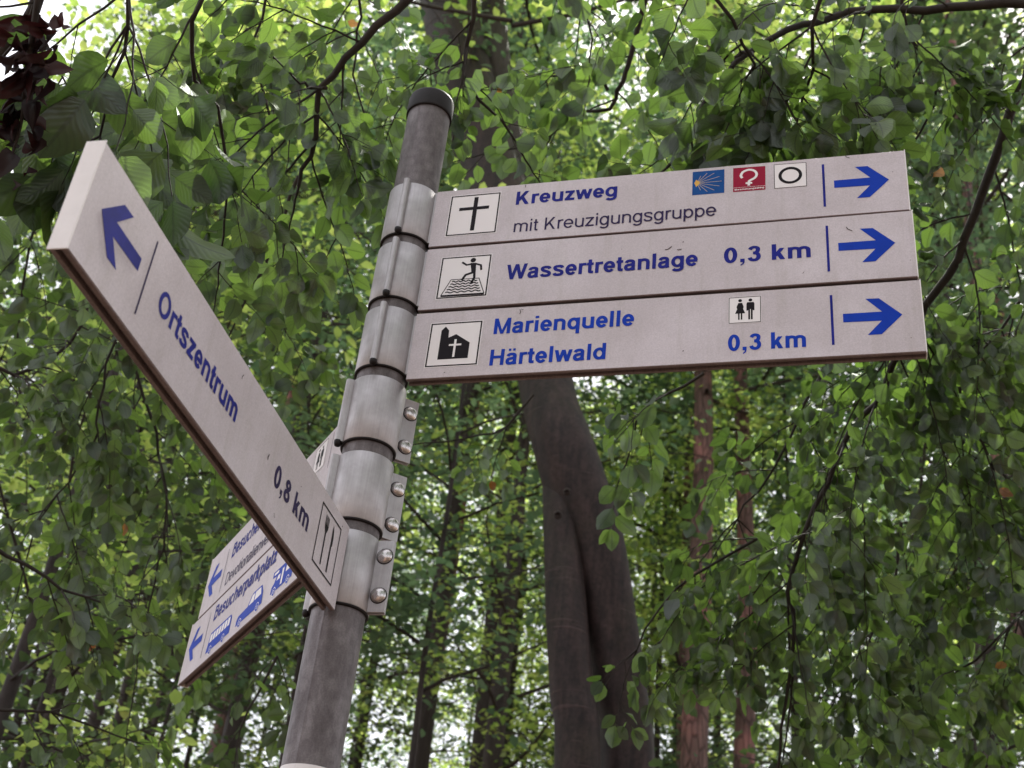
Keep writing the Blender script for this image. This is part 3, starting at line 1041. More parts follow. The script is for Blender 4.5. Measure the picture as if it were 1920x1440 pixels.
def dome_mesh():
    R_ = 0.0114
    prof = [(R_, 0), (R_ * 1.0, 0.0008)] + [(R_ * math.cos(a), 0.0008 + 0.0062 * math.sin(a)) for a in np.radians([15, 35, 55, 75, 89.9])]
    v, q = lathe(prof, 24)
    return build_mesh('bolt', v, [q], M_BOLT, smooth=True)


DOME = dome_mesh()
_v, _q = lathe([(0.0123, -0.0002), (0.0123, 0.0006), (0.0112, 0.0009)], 24)
WASHER = build_mesh('washer', _v, [_q], M_CAP, smooth=True)


def make_clamp(z0, z1, phis, outward, label, rib=None, arc=None, bolts=True):
    """two half shells round the pole, flanged and bolted together at each azimuth in phis"""
    z0 += H0; z1 += H0
    c = 0.0008
    r0, r1 = 0.0386, 0.0424
    n = 56
    v, q = lathe([(r0, z0), (r1 - c, z0), (r1, z0 + c), (r1, z1 - c), (r1 - c, z1), (r0, z1), (r0, z0)], n)
    C = link('clamp', build_mesh('clamp', v, [q], M_ALU, smooth=False), post)
    for p in C.data.polygons: p.use_smooth = True
    C.data.set_sharp_from_angle(angle=math.radians(50))
    tag(C, label)
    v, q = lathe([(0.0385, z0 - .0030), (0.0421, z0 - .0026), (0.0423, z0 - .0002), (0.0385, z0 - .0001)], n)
    link('shade_ring', build_mesh('shade_ring', v, [q], M_CAP, smooth=True), C)  # black ring stands in for the contact shadow along the band's lower edge
    for i, phi in enumerate(phis):
        a = math.radians(phi)
        d = np.array([math.cos(a), math.sin(a), 0])
        t = np.array([-math.sin(a), math.cos(a), 0])
        if np.dot(t, outward) < 0: t = -t              # t points to the bolt-head side
        for sgn, ins, low in ((1, 0, 0), (-1, 0.0006, 0.0012)):
            mb = MB()
            cc = d * (0.0405 + 0.0135) + t * sgn * 0.0024 + np.array([0, 0, (z0 + z1) / 2 - low])
            mb.add(*plate_box(cc, d, t, (0, 0, 1), 0.0135 - ins, 0.0017, (z1 - z0) / 2 - 0.0004))
            fo = link('flange', mb.mesh('flange', M_ALU), C)
            b = fo.modifiers.new('bevel', 'BEVEL'); b.width = 0.0007; b.segments = 2
        if bolts:
            for f in (0.23, 0.77):
                bo = link('bolt', DOME, C)
                pos = d * 0.0552 + t * 0.0042 + np.array([0, 0, z0 + (z1 - z0) * f])
                zx = Vector(t)
                wo = link('washer', WASHER, C)
                wo.matrix_basis = Matrix.Translation(pos - t * 0.0001) @ zx.to_track_quat('Z', 'Y').to_matrix().to_4x4()
                bo.matrix_basis = Matrix.Translation(pos) @ zx.to_track_quat('Z', 'Y').to_matrix().to_4x4()
    if rib is not None:
        a = math.radians(rib)
        d = np.array([math.cos(a), math.sin(a), 0]); t = np.array([-math.sin(a), math.cos(a), 0])
        hw, hd = 0.0052, 0.0125
        sec = [(-hw, 0)] + [(-hw * math.cos(x), hd - hw * 0.8 + hw * 0.8 * math.sin(x)) for x in np.radians([0, 30, 60, 90, 120, 150, 180])] + [(hw, 0)]
        k = len(sec)
        vv = [d * (0.0408 + y) + t * x + np.array([0, 0, z]) for z in (z0 + 0.0015, z1 + 0.0008) for x, y in sec]
        mb = MB()
        mb.add(vv, [[i, (i + 1) % k, k + (i + 1) % k, k + i] for i in range(k)] + [list(range(k))[::-1], list(range(k, 2 * k))])
        ro = link('rib', mb.mesh('rib', M_ALU), C)
        for p in ro.data.polygons: p.use_smooth = True
        ro.data.set_sharp_from_angle(angle=math.radians(50))
        # dark rubber nose under the rib
        vv, qq = lathe([(0.0001, -0.006), (0.0045, -0.005), (0.0058, -0.001), (0.0058, 0.0035), (0.0001, 0.0036)], 16)
        vv = vv + d * 0.0478 + np.array([0, 0, z0 - 0.0005])
        link('rubber_plug', build_mesh('rubber_plug', vv, [qq], M_CAP, smooth=True), C)
    return C


cam_dir = np.array([0.0, -1.0, 0])
# right-hand boards: inner joint shows as a rib towards the camera
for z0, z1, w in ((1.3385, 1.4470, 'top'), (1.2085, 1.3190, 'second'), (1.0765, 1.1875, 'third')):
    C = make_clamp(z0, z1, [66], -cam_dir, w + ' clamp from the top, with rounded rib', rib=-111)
    o, d, n = FR['R']
    mb = MB()                                          # narrow lip between shell and board
    c = o - d * 0.0035 - n * 0.0095 + np.array([0, 0, (z0 + z1) / 2 + H0])
    mb.add(*plate_box(c, d, n, (0, 0, 1), 0.0034, 0.0085, (z1 - z0) / 2))
    link('lip', mb.mesh('lip', M_ALU), C)
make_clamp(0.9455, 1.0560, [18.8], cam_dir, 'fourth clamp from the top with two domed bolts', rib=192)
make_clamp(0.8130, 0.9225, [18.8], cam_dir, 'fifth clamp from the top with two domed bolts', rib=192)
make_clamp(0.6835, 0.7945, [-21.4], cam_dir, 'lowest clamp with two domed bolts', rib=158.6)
# ================================================================== VEGETATION
UP = np.array([0.0, 0, 1])


def leaf_template(rows, cols, width=0.31, fold=0.22, droop=0.22, wave=0.03, seed=0, petiole=True):
    """ovate beech leaf, unit length along +x, blade across y; returns verts, quads, uv"""
    r = np.random.default_rng(seed)
    t = np.linspace(0, 1, rows) ** 0.95
    prof = np.sin(np.pi * np.clip(t, 0, 1) ** 0.82) ** 0.72
    prof[0], prof[-1] = 0.03, 0.012
    V, U = [], []
    ph = r.uniform(0, 6)
    curl = r.uniform(0.5, 1.6)
    skew = r.normal(0, .035) if rows > 4 else 0
    for i in range(rows):
        for j, c in enumerate(np.linspace(-1, 1, cols)):
            y = c * width * prof[i] * (1 + (.045 * math.sin(i * 2.3 + ph * (3 if c > 0 else 5)) if abs(c) == 1 and 0 < i < rows - 1 else 0)) + skew * math.sin(t[i] * 3.1)
            z = fold * abs(y) * curl - droop * t[i] ** 2 + wave * math.sin(t[i] * 9 + ph + (2 if c > 0 else 0)) * abs(c) * prof[i]
            V.append([t[i], y, z])
            U.append([0.5 + 0.5 * c, t[i]])
    i = np.arange(rows - 1)[:, None] * cols
    j = np.arange(cols - 1)[None, :]
    Q = np.stack([i + j, i + j + 1, i + cols + j + 1, i + cols + j], -1).reshape(-1, 4)
    V, U = np.array(V), np.array(U)
    if petiole:
        n = len(V)
        V = np.vstack([V, [[-0.16, -0.008, 0.03], [-0.16, 0.008, 0.03], [0.02, 0.008, 0.0], [0.02, -0.008, 0.0]]])
        U = np.vstack([U, [[0.5, 0], [0.5, 0], [0.5, 0], [0.5, 0]]])
        Q = np.vstack([Q, [[n, n + 1, n + 2, n + 3]]])
    return V, Q, U


NEAR_T = [leaf_template(8, 5, 0.315 + 0.025 * (k % 3), 0.04 + 0.30 * (k * .618 % 1), 0.02 + 0.50 * (k * .37 % 1), 0.02 + .03 * (k % 3), k) for k in range(10)]
MID_T = leaf_template(4, 3, 0.33, 0.2, 0.15, 0, 1, False)
FAR_V = np.array([[0, 0, 0], [0.42, 0.33, 0.05], [1, 0, -0.1], [0.42, -0.33, 0.05]])
FAR_Q = np.array([[0, 1, 2, 3]])
LEAF_ME = [build_mesh('leaf', t[0], [t[1]], M_LEAF, uv=t[2], smooth=True) for t in NEAR_T]
LEAF_OR = build_mesh('leaf', NEAR_T[2][0], [NEAR_T[2][1]], M_ORANGE, uv=NEAR_T[2][2], smooth=True)


def leaf_frames(d, nh):
    """columns x (along), y, z (normal) from direction and a normal hint"""
    x = unit(d)
    z = unit(nh - (nh * x).sum(-1, keepdims=True) * x)
    y = np.cross(z, x)
    return np.stack([x, y, z], -1)          # (N, 3, 3)


def stamp(template, pos, F, size):
    V, Q = template[0], template[1]
    v = np.einsum('nij,kj->nki', F, V) * size[:, None, None] + pos[:, None, :]
    q = Q[None] + (np.arange(len(pos)) * len(V))[:, None, None]
    return v.reshape(-1, 3), q.reshape(-1, Q.shape[1])


class Leaves:
    def __init__(self):
        self.p, self.d, self.n, self.s, self.tw = [], [], [], [], []


def rot_about(v, axis, a):
    axis = unit(axis)
    return v * math.cos(a) + np.cross(axis, v) * math.sin(a) + axis * np.dot(axis, v) * (1 - math.cos(a))


def grow_twig(p, d, length, rad, rs, L, leaf, tb, idx, droop=0.05, sub=True, wob=0.12):
    """a zigzag beech twig: wood into tb, leaves into L (each remembers twig idx)"""
    step = 0.034 * (leaf / 0.075)
    n = max(3, int(length / step))
    pts = [p.copy()]
    d = unit(d)
    side = 1 if rs.random() < .5 else -1
    plane = unit(np.array([rs.normal(0, .35), rs.normal(.50, .35), 1.0]))
    for i in range(n):
        lat = unit(np.cross(plane, d))
        d = unit(d + lat * side * -wob + rs.normal(0, .05, 3) - UP * droop * (0.4 + i / n))
        p = p + d * step * rs.uniform(.8, 1.2)
        pts.append(p.copy())
        if sub and i > 0 and i < n - 2 and rs.random() < .30:
            sdir = unit(d * .7 + lat * side * .8 - UP * .15)
            grow_twig(p, sdir, min(length * .45, rs.uniform(.07, .2)), rad * .55, rs, L, leaf * .92, tb, idx, droop, False)
        elif i > 0 or not sub:
            k = rs.uniform(.5, 1.1)
            ld = unit(d * rs.uniform(.35, .8) + lat * side * k - UP * rs.uniform(.05, .75))
            L.p.append(p + ld * 0.16 * leaf)
            L.d.append(ld)
            L.n.append(plane * .8 + np.array([rs.normal(0, .30), rs.normal(.35, .35), rs.normal(.1, .25)]))
            L.s.append(leaf * rs.uniform(.62, 1.2))
            L.tw.append(idx)
        side = -side
    L.p.append(p + d * .1 * leaf); L.d.append(unit(d - UP * .25)); L.n.append(plane + rs.normal(0, .2, 3)); L.s.append(leaf * rs.uniform(.8, 1.1)); L.tw.append(idx)
    tb.add(np.array(pts), np.linspace(rad, rad * .35, len(pts)), 4)


N_LEAF_OBJ = [0]
DENS = 0.58
LSC = 0.79


def bough(path, r0, r1, ntw, label, seed, leaf=0.075, tlen=(0.25, 0.6), orange=0, t0=0.0, name='beech_branch', cat='branch', down=0.25,
          group=None, maxobj=190, skip=None, sides=1.0, mat=None):
    """a limb along path with side twigs; every twig carries its own leaves"""
    rs = np.random.default_rng(seed)
    leaf = leaf * (LSC if leaf < .09 else .95)
    path = np.array(path)
    seg = np.linalg.norm(np.diff(path, axis=0), axis=1).sum()
    P = smooth_path(path, max(8, int(seg / .05)))
    P[1:-1] += rs.normal(0, .004, P[1:-1].shape)
    root = tag(empty(name, P[0]), label, cat, group)
    off = P[0]
    me = TB(); me.add(P, np.linspace(r0, r1, len(P)), 7)
    link('limb', me.mesh('limb', M_TWIG, off), root)
    ntw = max(2, int(round(ntw * DENS)))
    L = Leaves()
    side = 1
    twigs = []
    T = unit(np.gradient(P, axis=0))
    us = np.sort(rs.uniform(t0, 1, ntw)); us[-1] = 1
    for k, u in enumerate(us):
        i = min(int(u * (len(P) - 1)), len(P) - 1)
        d = T[i]
        lat = unit(np.cross(UP + rs.normal(0, .3, 3), d)) * side
        side = -side
        if u < 1: d2 = unit(d * rs.uniform(.3, .8) + lat * sides * rs.uniform(.5, 1.0) - UP * rs.uniform(0, down * 2) + rs.normal(0, .12, 3))
        else: d2 = d
        tb = TB()
        ln = rs.uniform(*tlen) * (1.1 - .3 * u)
        grow_twig(P[i], d2, ln, max(.0013, min(.0026, r1 * .8 + .0008)), rs, L, leaf, tb, k, droop=.03 + down * .15)
        twigs.append(link('twig', tb.mesh('twig', M_TWIG, off), root))
    p, d, n, s, tw = map(np.array, (L.p, L.d, L.n, L.s, L.tw))
    pu, pv, pz = project(P)
    lu, lv, lz = project(p + d * s[:, None] * .5)
    dd = np.hypot(lu[:, None] - pu[None], lv[:, None] - pv[None])
    k_ = dd.argmin(1)
    keep = ~((dd.min(1) < 30) & (lz < pz[k_] + .03) & (rs.random(len(p)) < .8))
    p, d, n, s, tw = p[keep], d[keep], n[keep], s[keep], tw[keep]
    if skip is not None:
        keep = ~skip(p)
        p, d, n, s, tw = p[keep], d[keep], n[keep], s[keep], tw[keep]
    F = leaf_frames(d, n)
    u, v, z = project(p + d * s[:, None] * .5)
    pix = np.where((z > 0) & (u > -25) & (u < 1945) & (v > -25) & (v < 1465), s / np.maximum(z, .01) * FPX, 0)
    order = np.argsort(-pix)
    near = [i for i in order[:maxobj] if pix[i] > 24]
    rest = np.setdiff1d(np.arange(len(p)), near)
    ors = set(rs.choice(near, min(orange, len(near)), replace=False).tolist()) if orange and near else set()
    for i in near:
        M = Matrix(F[i].tolist()).to_4x4()
        me_ = LEAF_OR if i in ors else LEAF_ME[rs.integers(0, 10)]
        o = bpy.data.objects.new('leaf', me_)
        COL.objects.link(o)
        o.parent = twigs[tw[i]]
        if i in ors: o['label'] = 'orange autumn leaf'
        sc_ = s[i] * (.6 if i in ors else 1)
        o.matrix_basis = Matrix.Translation(p[i] - off) @ M @ Matrix.Diagonal((sc_, sc_ * rs.uniform(.85, 1.12), sc_, 1))
        N_LEAF_OBJ[0] += 1
    if len(rest):
        V, Q = stamp(NEAR_T[1] if pix[rest].max() > 0 else MID_T, p[rest], F[rest], s[rest])
        t = NEAR_T[1] if pix[rest].max() > 0 else MID_T
        o = link('foliage', build_mesh('foliage', V - off, [Q], M_LEAF, uv=np.tile(t[2], (len(rest), 1)), smooth=True), root)
        tag(o, kind='stuff')
    return root


def pp(*a):
    return [pt(*x) for x in a]


# ---- hand-placed boughs (u, v, distance)
bough(pp((1010, -260, 2.5), (880, -120, 2.5), (765, 0, 2.5), (700, 55, 2.5), (650, 110, 2.5), (612, 165, 2.5), (590, 235, 2.5), (573, 300, 2.5), (560, 350, 2.5)),
      .0105, .0036, 15, 'bare dark beech branch bending down left of the black pole cap', 1, .072, (.2, .45), 1, .35)
bough(pp((612, 165, 2.5), (585, 163, 2.48), (555, 150, 2.45)), .004, .002, 3, 'short crooked spur left of the bent branch beside the pole top', 2, .068, (.15, .3))
bough(pp((2350, 40, 3.0), (2080, 10, 3.0), (1920, 4, 3.0), (1800, 12, 3.0), (1700, 19, 3.0), (1600, 24, 3.0), (1540, 40, 2.95), (1470, 62, 2.9), (1400, 100, 2.85), (1350, 160, 2.8), (1310, 220, 2.75), (1285, 265, 2.7), (1250, 315, 2.7)),
      .0125, .0035, 22, 'thick dark branch crossing the top right corner above the signs', 3, .078, (.25, .5), 2, .25, down=.4)
bough(pp((1400, 100, 2.85), (1368, 112, 2.85), (1330, 114, 2.85)), .0055, .005, 2, 'short broken dead stub on the branch above the shell badge', 4, .06, (.1, .15))
bough(pp((2060, -180, 3.1), (1960, 20, 3.1), (1915, 160, 3.1), (1885, 250, 3.1), (1850, 330, 3.1), (1815, 440, 3.1), (1780, 520, 3.1), (1738, 575, 3.1), (1700, 640, 3.12), (1668, 700, 3.15), (1652, 745, 3.15), (1600, 800, 3.15),
          (1570, 860, 3.15), (1530, 950, 3.15), (1490, 1060, 3.15), (1478, 1120, 3.15), (1490, 1155, 3.15), (1476, 1255, 3.15), (1466, 1360, 3.15), (1452, 1470, 3.15)),
      .0130, .0030, 46, 'long drooping beech branch sweeping down behind the arrow ends of the signs', 5, .070, (.3, .7), 2, .08, down=.35, maxobj=290)
bough(pp((1240, -150, 3.3), (1205, 20, 3.3), (1170, 140, 3.3), (1155, 178, 3.3), (1138, 205, 3.3), (1080, 218, 3.35), (1030, 255, 3.4), (985, 272, 3.4)), .008, .0025, 10,
      'curved thin branch between the pole top and the upper sign', 6, .078, (.2, .4), 1, .2)
bough(pp((1140, 170, 3.3), (1125, 146, 3.3), (1080, 140, 3.3), (1020, 146, 3.3), (965, 150, 3.3)), .0048, .002, 4, 'wavy twig over the bright sky gap right of the pole cap', 7, .07, (.15, .3))
bough(pp((900, -170, 2.7), (893, 0, 2.7), (880, 80, 2.7), (866, 118, 2.7), (870, 150, 2.7), (905, 195, 2.7), (960, 255, 2.75), (985, 300, 2.8)), .006, .002, 10,
      'slender branch hanging in front of the beech trunk above the pole', 8, .062, (.15, .38), 0, .15)
bough(pp((150, -190, 2.3), (75, -20, 2.3), (50, 35, 2.3), (28, 75, 2.3), (-30, 110, 2.3), (-120, 170, 2.3)), .0120, .008, 6, 'thick dark branch cutting the top left corner', 9, .075, (.2, .35))
bough(pp((270, -200, 1.95), (245, 0, 1.95), (236, 60, 1.95), (222, 120, 1.95), (206, 180, 1.97), (197, 240, 2.0), (190, 300, 2.05)), .0035, .0016, 17,
      'thin twig with the biggest leaves above the tip of the left sign', 10, .098, (.18, .36), 0, .05, down=.5)
bough(pp((120, -190, 2.0), (110, -60, 2.0), (60, 20, 2.05), (20, 90, 2.1)), .004, .002, 6, 'twig with large grey green leaves at the top left edge', 11, .095, (.15, .3), 0, .2, down=.5)
bough(pp((400, -180, 2.2), (380, -20, 2.2), (355, 100, 2.25), (400, 200, 2.3), (430, 330, 2.35), (420, 420, 2.4)), .005, .002, 8, 'branch hanging left of the bent branch over bright foliage', 12, .075, (.2, .45), 0, .1)
bough(pp((-260, 560, 3.6), (-80, 640, 3.6), (30, 700, 3.6), (130, 640, 3.6), (170, 560, 3.6), (210, 500, 3.65)), .007, .0025, 16, 'level branch reaching in from the left edge below the sign tip', 13, .07, (.25, .5), 1, .25)
bough(pp((330, 220, 3.4), (300, 380, 3.4), (262, 520, 3.4), (215, 640, 3.4), (185, 760, 3.4), (170, 840, 3.4), (105, 930, 3.45), (60, 1010, 3.45)), .005, .0018, 20, 'long hanging twig left of the left sign', 14, .070, (.25, .5), 1, .05, down=.4)
bough(pp((560, 330, 3.3), (530, 420, 3.3), (480, 520, 3.3), (440, 600, 3.3), (420, 680, 3.3)), .005, .0018, 11, 'hanging leafy twig in the angle above the left sign', 15, .068, (.2, .42), 0, .0, down=.35)
bough(pp((-150, 880, 3.2), (-40, 1000, 3.2), (50, 1060, 3.2), (140, 1110, 3.2), (230, 1150, 3.2)), .007, .002, 15, 'leafy branch low at the left edge with a pale yellow leaf', 16, .070, (.2, .42), 1, .15, down=.2)
bough(pp((240, 660, 3.8), (290, 800, 3.8), (310, 930, 3.8), (300, 1050, 3.8), (270, 1180, 3.8), (250, 1300, 3.8)), .005, .0018, 20, 'hanging twigs below the left sign', 17, .072, (.25, .5), 0, .05, down=.3)
bough(pp((90, 250, 4.0), (60, 420, 4.0), (40, 560, 4.0), (30, 700, 4.0), (70, 820, 4.0)), .005, .0018, 20, 'hanging twigs at the far left behind the sign tip', 18, .072, (.25, .5), 0, .0, down=.3)
bough(pp((520, 1230, 3.6), (490, 1290, 3.6), (455, 1350, 3.6), (440, 1420, 3.6), (430, 1500, 3.6)), .004, .0016, 9, 'leafy twig left of the pole foot', 19, .068, (.15, .35), 0, .0, down=.3)
bough(pp((-100, 1330, 3.3), (20, 1330, 3.3), (120, 1340, 3.3), (220, 1380, 3.35)), .005, .002, 9, 'leafy twig in the bottom left corner', 20, .066, (.15, .35), 0, .2, down=.3)
bough(pp((1320, 700, 3.0), (1240, 740, 3.0), (1200, 790, 3.0), (1180, 850, 3.05)), .004, .0016, 9, 'leafy twig hanging under the lowest right sign beside the beech trunk', 21, .074, (.15, .3), 0, .1, down=.4)
bough(pp((1000, 740, 3.6), (960, 790, 3.6), (910, 815, 3.6), (870, 822, 3.6), (790, 831, 3.6)), .004, .0018, 5, 'thin level twig right of the upper domed bolts', 22, .062, (.12, .26), 1, .0, down=.3)
bough(pp((1420, 1010, 3.2), (1330, 1060, 3.2), (1260, 1110, 3.2), (1215, 1170, 3.2), (1190, 1230, 3.2), (1170, 1280, 3.2)), .004, .0016, 8, 'young leaves overlapping the lower beech trunk', 23, .066, (.12, .3), 0, .1, down=.3)
bough(pp((1590, 560, 3.3), (1540, 700, 3.3), (1490, 800, 3.3), (1450, 880, 3.3), (1390, 960, 3.3), (1340, 1020, 3.3)), .005, .0018, 15, 'diagonal hanging branch right of the beech trunk', 24, .068, (.25, .5), 0, .25, down=.3)
bough(pp((1850, 560, 3.4), (1790, 700, 3.4), (1830, 800, 3.4), (1870, 920, 3.4), (1850, 1050, 3.4), (1790, 1150, 3.4)), .006, .0018, 28, 'hanging branch near the lower right edge', 25, .068, (.25, .55), 2, .1, down=.3, maxobj=260)
bough(pp((2100, 380, 3.3), (1990, 480, 3.3), (1910, 560, 3.3), (1860, 640, 3.3), (1800, 700, 3.3)), .006, .002, 18, 'branch entering at the right edge beside the arrows', 26, .068, (.25, .5), 0, .2, down=.35)
bough(pp((2150, 980, 3.5), (2020, 1080, 3.5), (1920, 1150, 3.5), (1830, 1230, 3.5), (1740, 1300, 3.5)), .006, .002, 18, 'branch low at the right edge', 27, .068, (.25, .5), 1, .2, down=.3)
bough(pp((1690, 980, 3.7), (1680, 1080, 3.7), (1640, 1180, 3.7), (1600, 1290, 3.7), (1590, 1400, 3.7)), .005, .0018, 18, 'dense leafy twigs in the lower right quarter', 28, .070, (.25, .5), 0, .0, down=.3)
bough(pp((1560, -200, 2.6), (1545, -30, 2.6), (1520, 60, 2.6), (1530, 130, 2.65), (1500, 200, 2.7), (1490, 260, 2.7)), .005, .002, 12, 'dark leaf cluster above the ring badge', 29, .078, (.15, .4), 0, .2, down=.45)
bough(pp((1700, -150, 3.0), (1690, 0, 3.0), (1720, 90, 3.0), (1760, 170, 3.0), (1720, 260, 3.0), (1690, 310, 3.0)), .005, .002, 14, 'hanging branch over the top sign end', 30, .068, (.2, .45), 0, .2, down=.35)
bough(pp((1330, -150, 2.6), (1340, -20, 2.6), (1385, 60, 2.6), (1420, 130, 2.65), (1400, 210, 2.7)), .005, .002, 12, 'leaf cluster with large dark leaves above the middle of the top sign', 31, .085, (.2, .4), 0, .2, down=.4)
bough(pp((640, -180, 3.1), (670, -20, 3.1), (672, 60, 3.1), (660, 140, 3.1), (690, 230, 3.1), (700, 300, 3.15)), .004, .0016, 9, 'twigs hanging left of the pole above the clamps', 32, .066, (.2, .42), 2, .15, down=.3)
bough(pp((480, -160, 3.0), (500, 0, 3.0), (470, 100, 3.0), (500, 200, 3.0), (510, 300, 3.0)), .004, .0016, 9, 'leafy twigs left of the bent branch at the top', 33, .068, (.2, .42), 0, .15, down=.3)
bough(pp((1080, -160, 3.2), (1085, -20, 3.2), (1110, 60, 3.2), (1105, 150, 3.2)), .004, .0016, 9, 'leafy twigs hanging at the top edge right of the sky gap', 34, .078, (.15, .35), 0, .2, down=.4)

# dry brown leaf tassel at the top left
rs = np.random.default_rng(77)
tp = pp((80, -60, 1.78), (62, 60, 1.78), (48, 150, 1.78), (40, 230, 1.8), (14, 320, 1.8))
root = tag(empty('dead_branch', tp[0]), 'tassel of shrivelled dark brown leaves hanging at the top left edge', 'branch')
tb = TB(); tb.add(smooth_path(np.array(tp), 24), np.linspace(.005, .0015, 24), 5)
link('limb', tb.mesh('limb', M_TWIG, tp[0]), root)
Pt = smooth_path(np.array(tp), 80)
curl = leaf_template(6, 5, .32, 1.2, .9, .12, 5)
cm = [build_mesh('dry_leaf', (lambda c: c[0])(leaf_template(6, 5, .32, f, g, .05, 5)), [curl[1]], M_BROWN, uv=curl[2], smooth=True) for f, g in ((.7, .6), (1.0, .3), (.5, .9))]
for i in range(64):
    c = Pt[rs.integers(12, 80)] + rs.normal(0, 1, 3) * np.array([.017, .02, .022])
    o = link('dry_leaf', cm[i % 3], root)
    o.matrix_basis = Matrix.Translation(c - tp[0]) @ Matrix(leaf_frames(unit(rs.normal(0, 1, 3) - UP * .8), rs.normal(0, 1, 3)).tolist()).to_4x4() @ Matrix.Scale(rs.uniform(.022, .042), 4)


# ------------------------------------------------------------------ trees
def make_crown(seed, H, hb, R, nleaf, size, tmpl, flat=.10, nl=34, spread=.5, lw=1.0):
    """limbs (tubes) and leaves of one crown, tree base at the origin"""
    rs = np.random.default_rng(seed)
    limbs = TB()
    cen, rad = [], []
    for k in range(nl):
        h = hb + (H - hb) * ((k + rs.random()) / nl)
        f = (h - hb) / (H - hb)
        ln = R * (0.45 + 0.55 * math.sin(math.pi * min(1, f * .85 + .12))) * rs.uniform(.7, 1.15) * (1 - .55 * max(0, f - .7) / .3)
        az = k * 2.4 + rs.normal(0, .4)
        d = np.array([math.cos(az), math.sin(az), rs.uniform(.1, .7) + f * .6])
        p = np.array([0, 0, h])
        pts = [p]
        for i in range(7):
            d = unit(d + rs.normal(0, .13, 3) - UP * .09)
            p = p + d * ln / 7
            pts.append(p)
        pts = np.array(pts)
        limbs.add(pts, np.linspace(.030 * (1.2 - f), .005, 8) * (H / 14) ** .5 * lw, 5)
        for j in range(11):
            u = rs.uniform(.15, 1)
            q = pts[min(int(u * 7), 7)]
            out = unit(np.array([rs.normal(), rs.normal(), rs.normal(0, .25)]))
            ee = q + out * rs.uniform(.25, .9) * spread * 1.3
            limbs.add(np.array([q, (q + ee) / 2 + rs.normal(0, .04, 3), ee]), [.005, .003, .002], 3)
            cen.append(ee)
            rad.append(rs.uniform(.5, 1.15) * spread)
    cen, rad = np.array(cen), np.array(rad)
    w = rad ** 2; w /= w.sum()
    idx = rs.choice(len(cen), nleaf, p=w)
    g = rs.normal(0, 1, (nleaf, 3)) * np.array([.5, .5, flat])
    tilt = rs.normal(0, .25, (len(cen), 2))
    g[:, 2] += (g[:, :2] * tilt[idx]).sum(1)
    pos = cen[idx] + g * rad[idx][:, None]
    az = rs.uniform(0, 2 * math.pi, nleaf)
    d = np.stack([np.cos(az), np.sin(az), rs.normal(-.25, .3, nleaf)], 1)
    nh = np.stack([rs.normal(0, .45, nleaf), rs.normal(0, .45, nleaf), np.ones(nleaf)], 1)
    s = size * rs.uniform(.6, 1.25, nleaf)
    V, Q = stamp(tmpl, pos, leaf_frames(d, nh), s)
    return limbs, V, Q


def trunk_path(rs, H, lean=(0, 0), bend=.02):
    z = np.linspace(-.3, H, 12)
    x = np.cumsum(rs.normal(0, bend, 12)) * (H / 14)
    y = np.cumsum(rs.normal(0, bend, 12)) * (H / 14)
    return np.stack([x - x[0] + lean[0] * z, y - y[0] + lean[1] * z, z], 1)


FAR_T = (FAR_V, FAR_Q)
MID2 = (MID_T[0], MID_T[1])
CROWNS = []
for k, (H, hb, R, nl_, sz_, fl) in enumerate([(19, 8.0, 3.6, 10500, .105, .12), (17, 6.8, 3.2, 8500, .10, .10), (22, 10.5, 4.0, 10500, .11, .14), (14, 5.0, 3.0, 7500, .095, .08)]):
    limbs, V, Q = make_crown(100 + k, H, hb, R, nl_, sz_, FAR_T, fl, 36, .54, .7)
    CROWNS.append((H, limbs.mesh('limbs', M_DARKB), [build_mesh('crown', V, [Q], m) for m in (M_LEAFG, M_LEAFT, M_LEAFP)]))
SAPS = []
for k, (H, hb, R, nl_, sz_) in enumerate([(8.5, 2.6, 1.9, 3600, .078), (7.0, 2.2, 1.6, 2800, .075), (10.5, 4.2, 2.1, 4200, .08)]):
    limbs, V, Q = make_crown(200 + k, H, hb, R, nl_, sz_, MID2, .10, 26, .42, .5)
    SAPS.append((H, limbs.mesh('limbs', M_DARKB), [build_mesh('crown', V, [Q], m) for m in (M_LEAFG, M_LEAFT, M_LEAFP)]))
TRUNKS = {}
n_tree = [0]


def trunk_mesh(kind, H, r, mat, seed):
    rs = np.random.default_rng(seed)
    P = smooth_path(trunk_path(rs, H), 26)
    f = np.linspace(0, 1, 26)
    rad = r * (1.0 - .80 * f ** 1.1) + r * .35 * np.exp(-f * 22)
    t = TB(); t.add(P, rad, 14)
    return t.mesh('trunk', mat)


def tree(u, dist, label, name='beech_tree', crown=None, hue=0, tr=.14, mat=None, seed=None, scale=1.0, v=1440, group=None, cat='tree', xy=None, limbs=True, H=None, rotz=None):
    """a tree whose stem crosses picture height v at u, dist metres away"""
    rs = np.random.default_rng(1000 + n_tree[0] if seed is None else seed)
    n_tree[0] += 1
    if xy is None:
        q = pt(u, v, 1.0) - CAM
        q = q / np.hypot(q[0], q[1]) * dist
        x, y = CAM[0] + q[0], CAM[1] + q[1]
    else:
        x, y = xy
    root = tag(empty(name, (x, y, ground_z(x, y))), label, cat, group)
    root.rotation_euler.z = rs.uniform(0, 6.28) if rotz is None else rotz
    src = crown
    hh = (H if H else (src[0] if src else 20)) * 1.0
    m = trunk_mesh(name, hh, tr / scale, mat or M_DARKB, int(rs.integers(1e6)))
    link('trunk', m, root)
    if src:
        if limbs: link('limbs', src[1], root)
        link('crown', src[2][hue], root)
    root.scale = (scale,) * 3
    return root


# the forked beech in the middle: two stems grown together
def stem(rows, dist, mat, sides=22):
    P, R = [], []
    for u, v_, w in rows:
        P.append(pt(u, v_, dist)); R.append(w / 2 / FPX * dist)
    return np.array(P), np.array(R)


